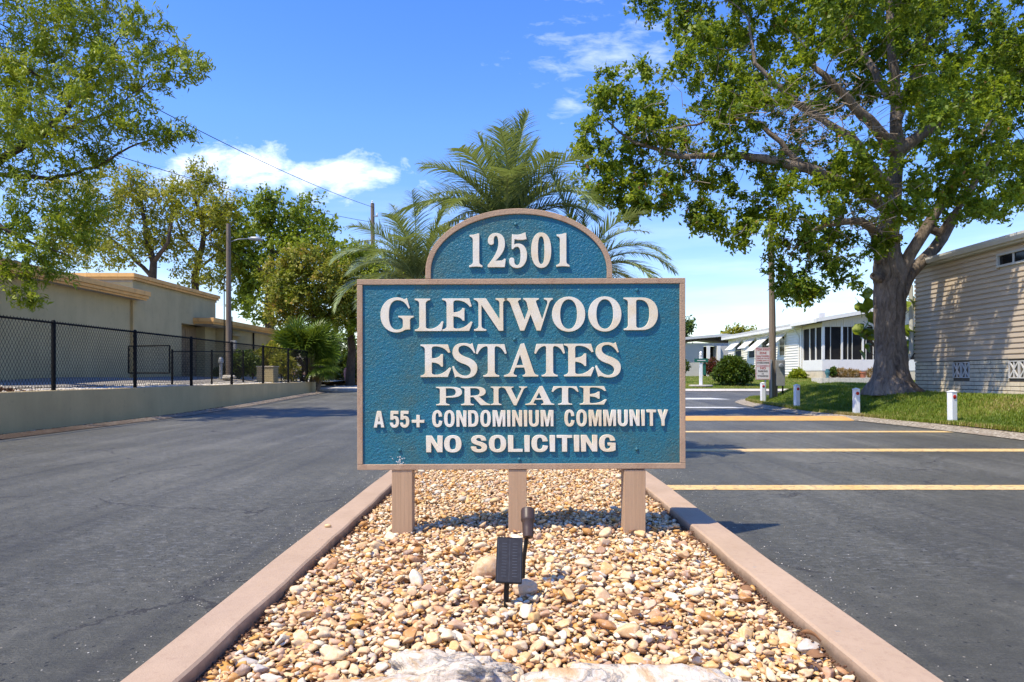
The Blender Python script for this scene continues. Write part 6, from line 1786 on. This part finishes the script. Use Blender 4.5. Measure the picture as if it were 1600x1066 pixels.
# thick growth far behind the sign and the beds, seen through gaps
def thicket(name, label, pts, n, ll, mat, cat='bush', seed=1, lw=0.5, kind=None, up=0.7, stem='dark_bark', fill=None):
    ng = np.random.default_rng(seed)
    base_ = Vector((sum(p[0][0] for p in pts) / len(pts), sum(p[0][1] for p in pts) / len(pts), min(p[0][2] - p[1] for p in pts)))
    T = empty(name, base_, label, cat)
    w = np.array([p[1] ** 2 for p in pts]); w /= w.sum()
    P = []; D = []
    for (c, r), m in zip(pts, (w * n).astype(int)):
        v = ng.normal(size=(m, 3)); v /= np.linalg.norm(v, axis=1, keepdims=True)
        bump = 1 + 0.16 * np.sin(v[:, 0] * 7 + c[0]) * np.sin(v[:, 2] * 8 + c[1]) 
        rr = r * (0.55 + 0.47 * ng.random(m) ** 0.6) * bump
        q = np.array(c) + v * rr[:, None] * np.array([1, 1, 0.92])
        P.append(q); D.append(v + ng.normal(size=(m, 3)) * 0.5)
    P = np.concatenate(P); D = np.concatenate(D); m = len(P)
    ok = P[:, 2] > base_.z + 0.02; P = P[ok]; D = D[ok]; m = len(P)
    N = ng.normal(size=(m, 3)) * 0.5; N[:, 2] += up
    L = ll * ng.uniform(.6, 1.3, m)
    tint = np.clip(ng.beta(2, 2.2, m) + 0.1 * np.sin(P[:, 0] * 5), 0, 1)
    V, F, Tn = leaf_quads(P, D, N, L, L * lw, tint)
    np_obj('foliage', V, F, mat, T, tint=Tn)
    mb = MB(); g = random.Random(seed)
    for c, r in pts:
        for _ in range(7):
            v = Vector((g.gauss(0, 1), g.gauss(0, 1), abs(g.gauss(0, 1)))).normalized() * r * 0.8
            mb.tube([(c[0], c[1], base_.z - 0.05), Vector(c) + v * 0.4, Vector(c) + v], [r * 0.03, r * 0.02, r * 0.008], 4, cap=False)
    mb.build('stems', stem, T)
    return T
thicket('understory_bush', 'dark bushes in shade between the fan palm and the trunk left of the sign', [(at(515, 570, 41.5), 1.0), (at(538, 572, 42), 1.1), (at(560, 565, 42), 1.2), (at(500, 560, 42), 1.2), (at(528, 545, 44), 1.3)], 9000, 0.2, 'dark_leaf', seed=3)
thicket('low_bed_plants', 'low straw coloured plants edging the bed below the tree left of the sign', [(at(515, 598, 39.6), 0.30), (at(530, 599, 39.6), 0.28), (at(545, 599, 39.6), 0.3), (at(560, 599, 39.6), 0.3)], 1600, 0.16, 'straw_leaf', seed=4, cat='plants')
thicket('yard_shrub', 'green shrub behind the fence, right of the wooden lamp pole', [(at(380, 565, 29), .55), (at(395, 572, 29), .45), (at(370, 575, 29), .45)], 3200, 0.13, 'dark_leaf', seed=5)
thicket('yard_shrub', 'pale green shrub behind the fence, above the concrete box', [(at(410, 560, 31), .5), (at(425, 552, 31), .55), (at(440, 568, 30.5), .55), (at(455, 580, 30.5), .45)], 3200, 0.14, 'pale_leaf', seed=6)
thicket('yard_shrub', 'little green shrub behind the fence near the grey pipe post', [(at(347, 580, 28.5), .25), (at(339, 582, 28.5), .2)], 700, 0.1, 'dark_leaf', seed=16)
thicket('round_bush', 'large round green bush on the far lawn before the white house', [(at(1146, 580, 36.5), .80), (at(1128, 584, 36.5), .55), (at(1163, 584, 36.5), .6), (at(1146, 572, 36.5), .65), (at(1137, 569, 36.5), .5)], 6500, 0.19, 'dark_leaf', seed=7, lw=0.4)
thicket('red_bush', 'dark red leaved bush between the street sign and the round green bush', [(at(1113, 570, 45), .52), (at(1115, 578, 45), .5), (at(1109, 576, 45), .4)], 2200, 0.13, 'red_leaf', seed=8)
thicket('corner_shrub', 'small yellow green shrub at the corner of the white house', [(at(1247, 586, 40), .42), (at(1240, 589, 40), .3), (at(1254, 589, 40), .3)], 1800, 0.15, 'bright_leaf', seed=9)
thicket('planter_grasses', 'straw coloured dry plants filling the white planter', [(at(1303, 583, 37.4), .30), (at(1314, 583, 37.4), .32), (at(1327, 584, 37.4), .32), (at(1338, 585, 37.4), .28), (at(1362, 583, 37.4), .32), (at(1372, 583, 37.4), .3)], 3600, 0.16, 'straw_leaf', seed=10, cat='plants', lw=0.16)
thicket('planter_shrub', 'little dark green upright shrub beside the urn in the planter', [(at(1300, 582, 37.2), .22), (at(1302, 577, 37.2), .15)], 700, 0.12, 'dark_leaf', seed=11)
thicket('edge_shrub', 'green shrub edge showing at the sign board right edge before the grey house', [(at(1066, 572, 52), .6)], 900, 0.16, 'dark_leaf', seed=12)

# broad leaved plant behind the big trunk: every leaf its own part
bp0 = A(1375, 600, 1.6)
bp = empty('broad_leaf_plant', (bp0.x, bp0.y, lawn_near(bp0.x, bp0.y)), 'plant with large round green leaves behind the big trunk', 'plant')
def big_leaf_mesh(r):
    V = [(0, 0, 0)]; F = []
    n = 10
    for k in range(n):
        a = 2 * math.pi * k / n; q = r * (1 + 0.12 * math.cos(3 * a)) * (0.75 if k == 0 else 1)
        V.append((math.cos(a) * q, math.sin(a) * q * 0.9, 0.12 * r * math.sin(a * 2)))
    for k in range(n): F.append((0, 1 + k, 1 + (k + 1) % n))
    return V, F
V, F = big_leaf_mesh(0.17)
bl_me = [np_mesh('leaf', V, F, 'bright_leaf', tint=[t_] * len(V)) for t_ in (0.1, 0.25, 0.4, 0.6)]
gl_ = random.Random(2)
mb = MB()
for (px, py, rr, n) in ((1352, 480, 12, 11), (1350, 520, 14, 14), (1366, 500, 10, 8), (1364, 535, 12, 10), (1358, 462, 8, 5), (1420, 520, 9, 9), (1424, 475, 8, 7), (1420, 545, 8, 6)):
    for _ in range(n):
        p = at(px + gl_.gauss(0, rr * .6), py + gl_.gauss(0, rr * .6), TZ0 + 1.6 + gl_.gauss(0, .15))
        o = link('leaf', bl_me[gl_.randrange(4)], bp); o.location = p - bp.location
        o.rotation_euler = (gl_.uniform(0.3, 1.4), gl_.uniform(-.6, .6), gl_.uniform(-1.5, 1.5))
        if _ % 3 == 0: mb.tube([p, p.lerp(A(1385, py + 45, 1.6), 0.6), A(1388, 598, 1.6)], [.006, .012, .02], 4, cap=False)
mb.build('stems', 'twig_bark', bp)

# ------------------------------------------------------------------ palms
def frond_mesh(L, arch_, npair=70, leaf_l=0.34, g=None, droop=0.45, wl=0.013, tb=0.4):
    """feather frond along +X rising then arching down; local origin at its foot"""
    pts = []; n = 26
    ang = math.radians(arch_[0]); x = z = 0
    for i in range(n + 1):
        pts.append(Vector((x, 0, z)))
        t_ = i / n
        a = ang - math.radians(arch_[1]) * t_ ** 1.3
        x += math.cos(a) * L / n; z += math.sin(a) * L / n
    V = []; F = []; T = []
    def quadstrip(P, W, side, t0):
        o = len(V)
        for p, w in zip(P, W):
            V.append(tuple(p - side * w)); V.append(tuple(p + side * w)); T.extend([t0, t0])
        for i in range(len(P) - 1): F.append((o + 2 * i, o + 2 * i + 1, o + 2 * i + 3, o + 2 * i + 2))
    quadstrip(pts, [0.017 * (1 - i / n) + 0.003 for i in range(n + 1)], Vector((0, 1, 0)), 0.8)
    quadstrip(pts, [0.014 * (1 - i / n) + 0.003 for i in range(n + 1)], Vector((0, 0, 1)), 0.8)
    for k in range(npair):
        t_ = 0.13 + 0.86 * k / (npair - 1)
        f = t_ * n; i = min(int(f), n - 1); p = pts[i].lerp(pts[i + 1], f - i); d = (pts[i + 1] - pts[i]).normalized()
        up = Vector((-d.z, 0, d.x))
        ll = leaf_l * (math.sin(math.pi * min(1, t_ * 0.92 + 0.06)) ** 0.6) * g.uniform(.85, 1.1)
        for s in (-1, 1):
            v = (d * g.uniform(.65, .95) + Vector((0, s, 0)) * 0.85 + up * g.uniform(0.0, 0.45)).normalized()
            P = []; q = Vector(p); vv = v.copy()
            for m in range(5):
                P.append(q.copy()); q = q + vv * ll / 4; vv = (vv + Vector((0, 0, -droop * 0.28))).normalized()
            side = v.cross(Vector((0, s * 0.3, 1))).normalized()
            quadstrip(P, [wl * .5, wl * .62, wl * .52, wl * .34, wl * .04], side, min(1, max(0, tb + g.gauss(0, .14) + 0.1 * t_)))
    me = np_mesh('frond', np.array([tuple(v) for v in V]), F, 'palm_leaf', tint=T)
    return me
gp_ = random.Random(12)
frond_sets = {}
for key, (L_, arc) in {'up': (1.5, (82, 24)), 'rise': (1.55, (70, 75)), 'mid': (1.6, (48, 95)), 'low': (1.5, (22, 95)), 'hang': (1.25, (-5, 85))}.items():
    frond_sets[key] = [frond_mesh(L_, (arc[0] + gp_.uniform(-4, 4), arc[1] + gp_.uniform(-8, 8)), g=gp_, leaf_l=0.42, droop=gp_.uniform(.45, .8), tb=0.42 + 0.1 * (key == 'hang')) for _ in range(3)]
def palm(label, crown, lean, scale, counts, seed, base_z):
    g = random.Random(seed); c = Vector(crown)
    b = Vector((c.x - lean[0], c.y - lean[1], base_z))
    T = empty('feather_palm', b, label, 'palm', 'feather palms behind the sign')
    pts = [b + Vector((0, 0, -0.1)), b.lerp(c, 0.3) + Vector((lean[0] * 0.1, 0, 0)), b.lerp(c, 0.7), c - Vector((0, 0, 0.05))]
    mb = MB(); P = []
    for i in range(31):
        t_ = i / 30; f = t_ * 3; k = min(int(f), 2); P.append(pts[k].lerp(pts[k + 1], f - k))
    mb.tube(P, [0.085 + (0.012 if i % 2 else 0) + (0.05 * max(0, (i - 22) / 8)) for i in range(31)], 12)
    mb.build('trunk', 'palm_bark', T, smooth=False)
    n = 0
    for key, m, a0 in counts:
        for k in range(m):
            me = frond_sets[key][(k + seed) % 3]
            o = link('frond', me, T); o.location = c - b + Vector((g.gauss(0, .03), g.gauss(0, .03), g.gauss(0, .03)))
            s = scale * g.uniform(.88, 1.08); o.scale = (s, s, s)
            o.rotation_euler = (g.uniform(-.15, .15), g.uniform(-.09, .09), R(a0 + 360 * k / m + g.uniform(-12, 12)))
    return T
PZm = 9.6
palm('tallest feather palm, its crown rising straight above the arched sign top', at(790, 372, PZm), (0.05, 0.1), 1.06, [('up', 8, 20), ('rise', 12, 0), ('mid', 12, 10), ('low', 9, 0), ('hang', 5, 30)], 1, 0.05)
palm('lower feather palm leaning left of the arched sign top', at(652, 445, PZm - 0.5), (-0.6, 0.1), 0.80, [('up', 3, 20), ('rise', 7, 0), ('mid', 11, 15), ('low', 9, 0), ('hang', 4, 30)], 2, 0.05)
palm('lower feather palm leaning right, fronds arching past the sign arch', at(905, 432, PZm - 0.2), (0.45, 0.1), 0.92, [('up', 2, 20), ('rise', 5, 30), ('mid', 8, 15), ('low', 10, 0), ('hang', 4, 30)], 3, 0.05)

# fan palm clump at the wall's end
def fan_mesh(r, g):
    V = []; F = []; T = []
    nb = 22
    for k in range(nb):
        a = R(-125 + 250 * k / (nb - 1)); rr = r * (0.8 + 0.2 * math.cos(a * 0.6)) * g.uniform(.92, 1.05)
        d = Vector((math.cos(a), math.sin(a), 0)); s = Vector((-d.y, d.x, 0)); z0 = 0.05 * r * (k % 2)
        o = len(V); t0 = g.uniform(0.15, 0.8)
        for f, w, z in ((0.0, .01, 0), (0.35, .040, z0), (0.7, .028, z0 - .04 * r), (1.0, .003, z0 - .22 * r)):
            p = d * rr * f + Vector((0, 0, z)); V += [tuple(p - s * w * r), tuple(p + s * w * r)]; T += [t0, t0]
        for i in range(3): F.append((o + 2 * i, o + 2 * i + 1, o + 2 * i + 3, o + 2 * i + 2))
    # petiole back from the hub
    o = len(V); V += [(0, -.012, 0), (0, .012, 0), (-r * 0.9, .014, -r * 0.25), (-r * 0.9, -.014, -r * 0.25)]; T += [.4] * 4; F.append((o, o + 1, o + 2, o + 3))
    return np_mesh('fan_leaf', np.array(V), F, 'fan_leaf', tint=T)
fc = at(478, 560, 32.6)
fp = empty('fan_palm', (fc.x, fc.y, 0.78), 'bushy fan palm clump with spiky leaves at the end of the retaining wall', 'palm')
fm = [fan_mesh(0.85, gp_) for _ in range(5)]
g = random.Random(31)
for k in range(120):
    v = Vector((g.gauss(0, 1), g.gauss(0, 1), g.gauss(0.35, .8))).normalized()
    if v.z < -0.35: v.z = -v.z
    rr = g.uniform(0.55, 1.15)
    p = Vector((fc.x + v.x * rr * 1.2, fc.y + v.y * rr, 2.15 + v.z * rr * 1.05))
    o = link('fan_leaf', fm[k % 5], fp); o.location = p - fp.location
    # leaf axis (+X) along v, tipped
    q = v.to_track_quat('X', 'Z'); o.rotation_euler = (q @ Matrix.Rotation(g.uniform(-1.6, 1.6), 3, 'X').to_quaternion()).to_euler()
    s = g.uniform(.8, 1.15); o.scale = (s, s, s)
fc2 = at(503, 572, 31.9)
for k in range(20):
    v = Vector((g.gauss(0.3, 1), g.gauss(-.3, 1), g.gauss(0.1, .7))).normalized(); rr = g.uniform(.3, .55)
    p = Vector((fc2.x + v.x * rr, fc2.y + v.y * rr, fc2.z + v.z * rr))
    o = link('fan_leaf', fm[k % 5], fp); o.location = p - fp.location; o.rotation_euler = v.to_track_quat('X', 'Z').to_euler(); s = g.uniform(.5, .75); o.scale = (s, s, s)
mb = MB()
for k in range(5):
    x = fc.x + g.uniform(-.7, .7); y = fc.y + g.uniform(-.5, .5); mb.tube([(x, y, 0.6), (x + g.uniform(-.2, .2), y, 1.2), (fc.x + g.uniform(-.4, .4), y, 1.9)], [.13, .11, .1], 8)
mb.tube([(fc2.x - .2, fc2.y, 0.3), (fc2.x, fc2.y, fc2.z)], .10, 8)
mb.build('trunk', 'palm_bark', fp)
V, F, Tn = [], [], []
ngd = np.random.default_rng(8); m = 420
P = np.stack([ngd.normal(fc2.x, .16, m), ngd.normal(fc2.y, .15, m), ngd.uniform(0.9, 1.25, m)], 1); D = ngd.normal(size=(m, 3)) * 0.5; D[:, 2] -= 1
V, F, Tn = leaf_quads(P, D, ngd.normal(size=(m, 3)), ngd.uniform(.3, .6, m), ngd.uniform(.02, .05, m), ngd.random(m))
np_obj('dead_skirt', V, F, 'straw_leaf', fp, tint=Tn)

# ------------------------------------------------------------------ grass blades on the lawns
def blades(name, n, fx, zf, h, w, seed, tb=0.0):
    ng = np.random.default_rng(seed)
    P = fx(ng, n); m = len(P)
    Z = np.array([zf(x, y) for x, y in P])
    hh = h * ng.uniform(.5, 1.3, m); a = ng.uniform(0, 2 * math.pi, m); lean = ng.uniform(0.1, 0.7, m)
    dx = np.cos(a); dy = np.sin(a)
    b = np.stack([P[:, 0], P[:, 1], Z - 0.005], 1); s = np.stack([-dy, dx, np.zeros(m)], 1) * w
    mid = b + np.stack([dx * lean * hh * .35, dy * lean * hh * .35, hh * .6], 1); tip = b + np.stack([dx * lean * hh, dy * lean * hh, hh * (1 - lean * .25)], 1)
    V = np.stack([b - s, b + s, mid + s * .7, mid - s * .7, tip], 1).reshape(-1, 3)
    k = np.arange(m, dtype=np.int32)[:, None] * 5
    F = np.concatenate([k + np.array([[0, 1, 2]]), k + np.array([[0, 2, 3]]), k + np.array([[3, 2, 4]])], 0)
    patch = np.array([mnoise.noise(Vector((x * .8, y * .5, 3))) for x, y in P])
    t_ = np.clip(0.35 + patch * 0.75 + ng.normal(0, .2, m) + tb, 0, 1)
    return V, F, np.repeat(t_, 5)
def near_pts(ng, n):
    # denser close to the camera and along the gutter edge
    y = 8 + (27.0 - 8) * ng.random(n) ** 0.9
    kx = np.array([kerb_x(v) for v in y])
    x = kx + 0.04 + (ng.random(n) ** 1.3) * (11.95 - kx).clip(0.5) * np.where(y > 20.3, 1.6, 1)
    return np.stack([x, y], 1)
V, F, T = blades('grass', 76000, near_pts, lawn_near, 0.075, 0.0065, 1, 0.05)
def edge_pts(ng, n):
    y = 8 + (26.9 - 8) * ng.random(n); kx = np.array([kerb_x(v) for v in y]); return np.stack([kx - 0.05 + np.abs(ng.normal(0, .14, n)), y], 1)
V2, F2, T2 = blades('grass', 16000, edge_pts, lawn_near, 0.085, 0.0065, 2, 0.42)
o = np_obj('grass', np.concatenate([V, V2]), np.concatenate([F, F2 + len(V)]), 'grass_blade', tint=np.concatenate([T, T2])); o['kind'] = 'stuff'
V, F, T = blades('grass', 26000, lambda ng, n: np.stack([ng.uniform(6.5, 24, n), 33.8 + 8.5 * ng.random(n) ** 1.3], 1), lawn_far, 0.07, 0.009, 3, 0.1)
o = np_obj('grass', V, F, 'grass_blade', tint=T); o['kind'] = 'stuff'
crumbs('edge_debris', 700, lambda: 0, lambda: 0, lambda x, y: 0, 0.01, 0.02, 'mulch') if False else None
print('TRIS', sum(sum(len(p.vertices) - 2 for p in o.data.polygons) for o in scene.objects if o.type == 'MESH' and o.data.users == 1), 'OBJ', len(scene.objects))
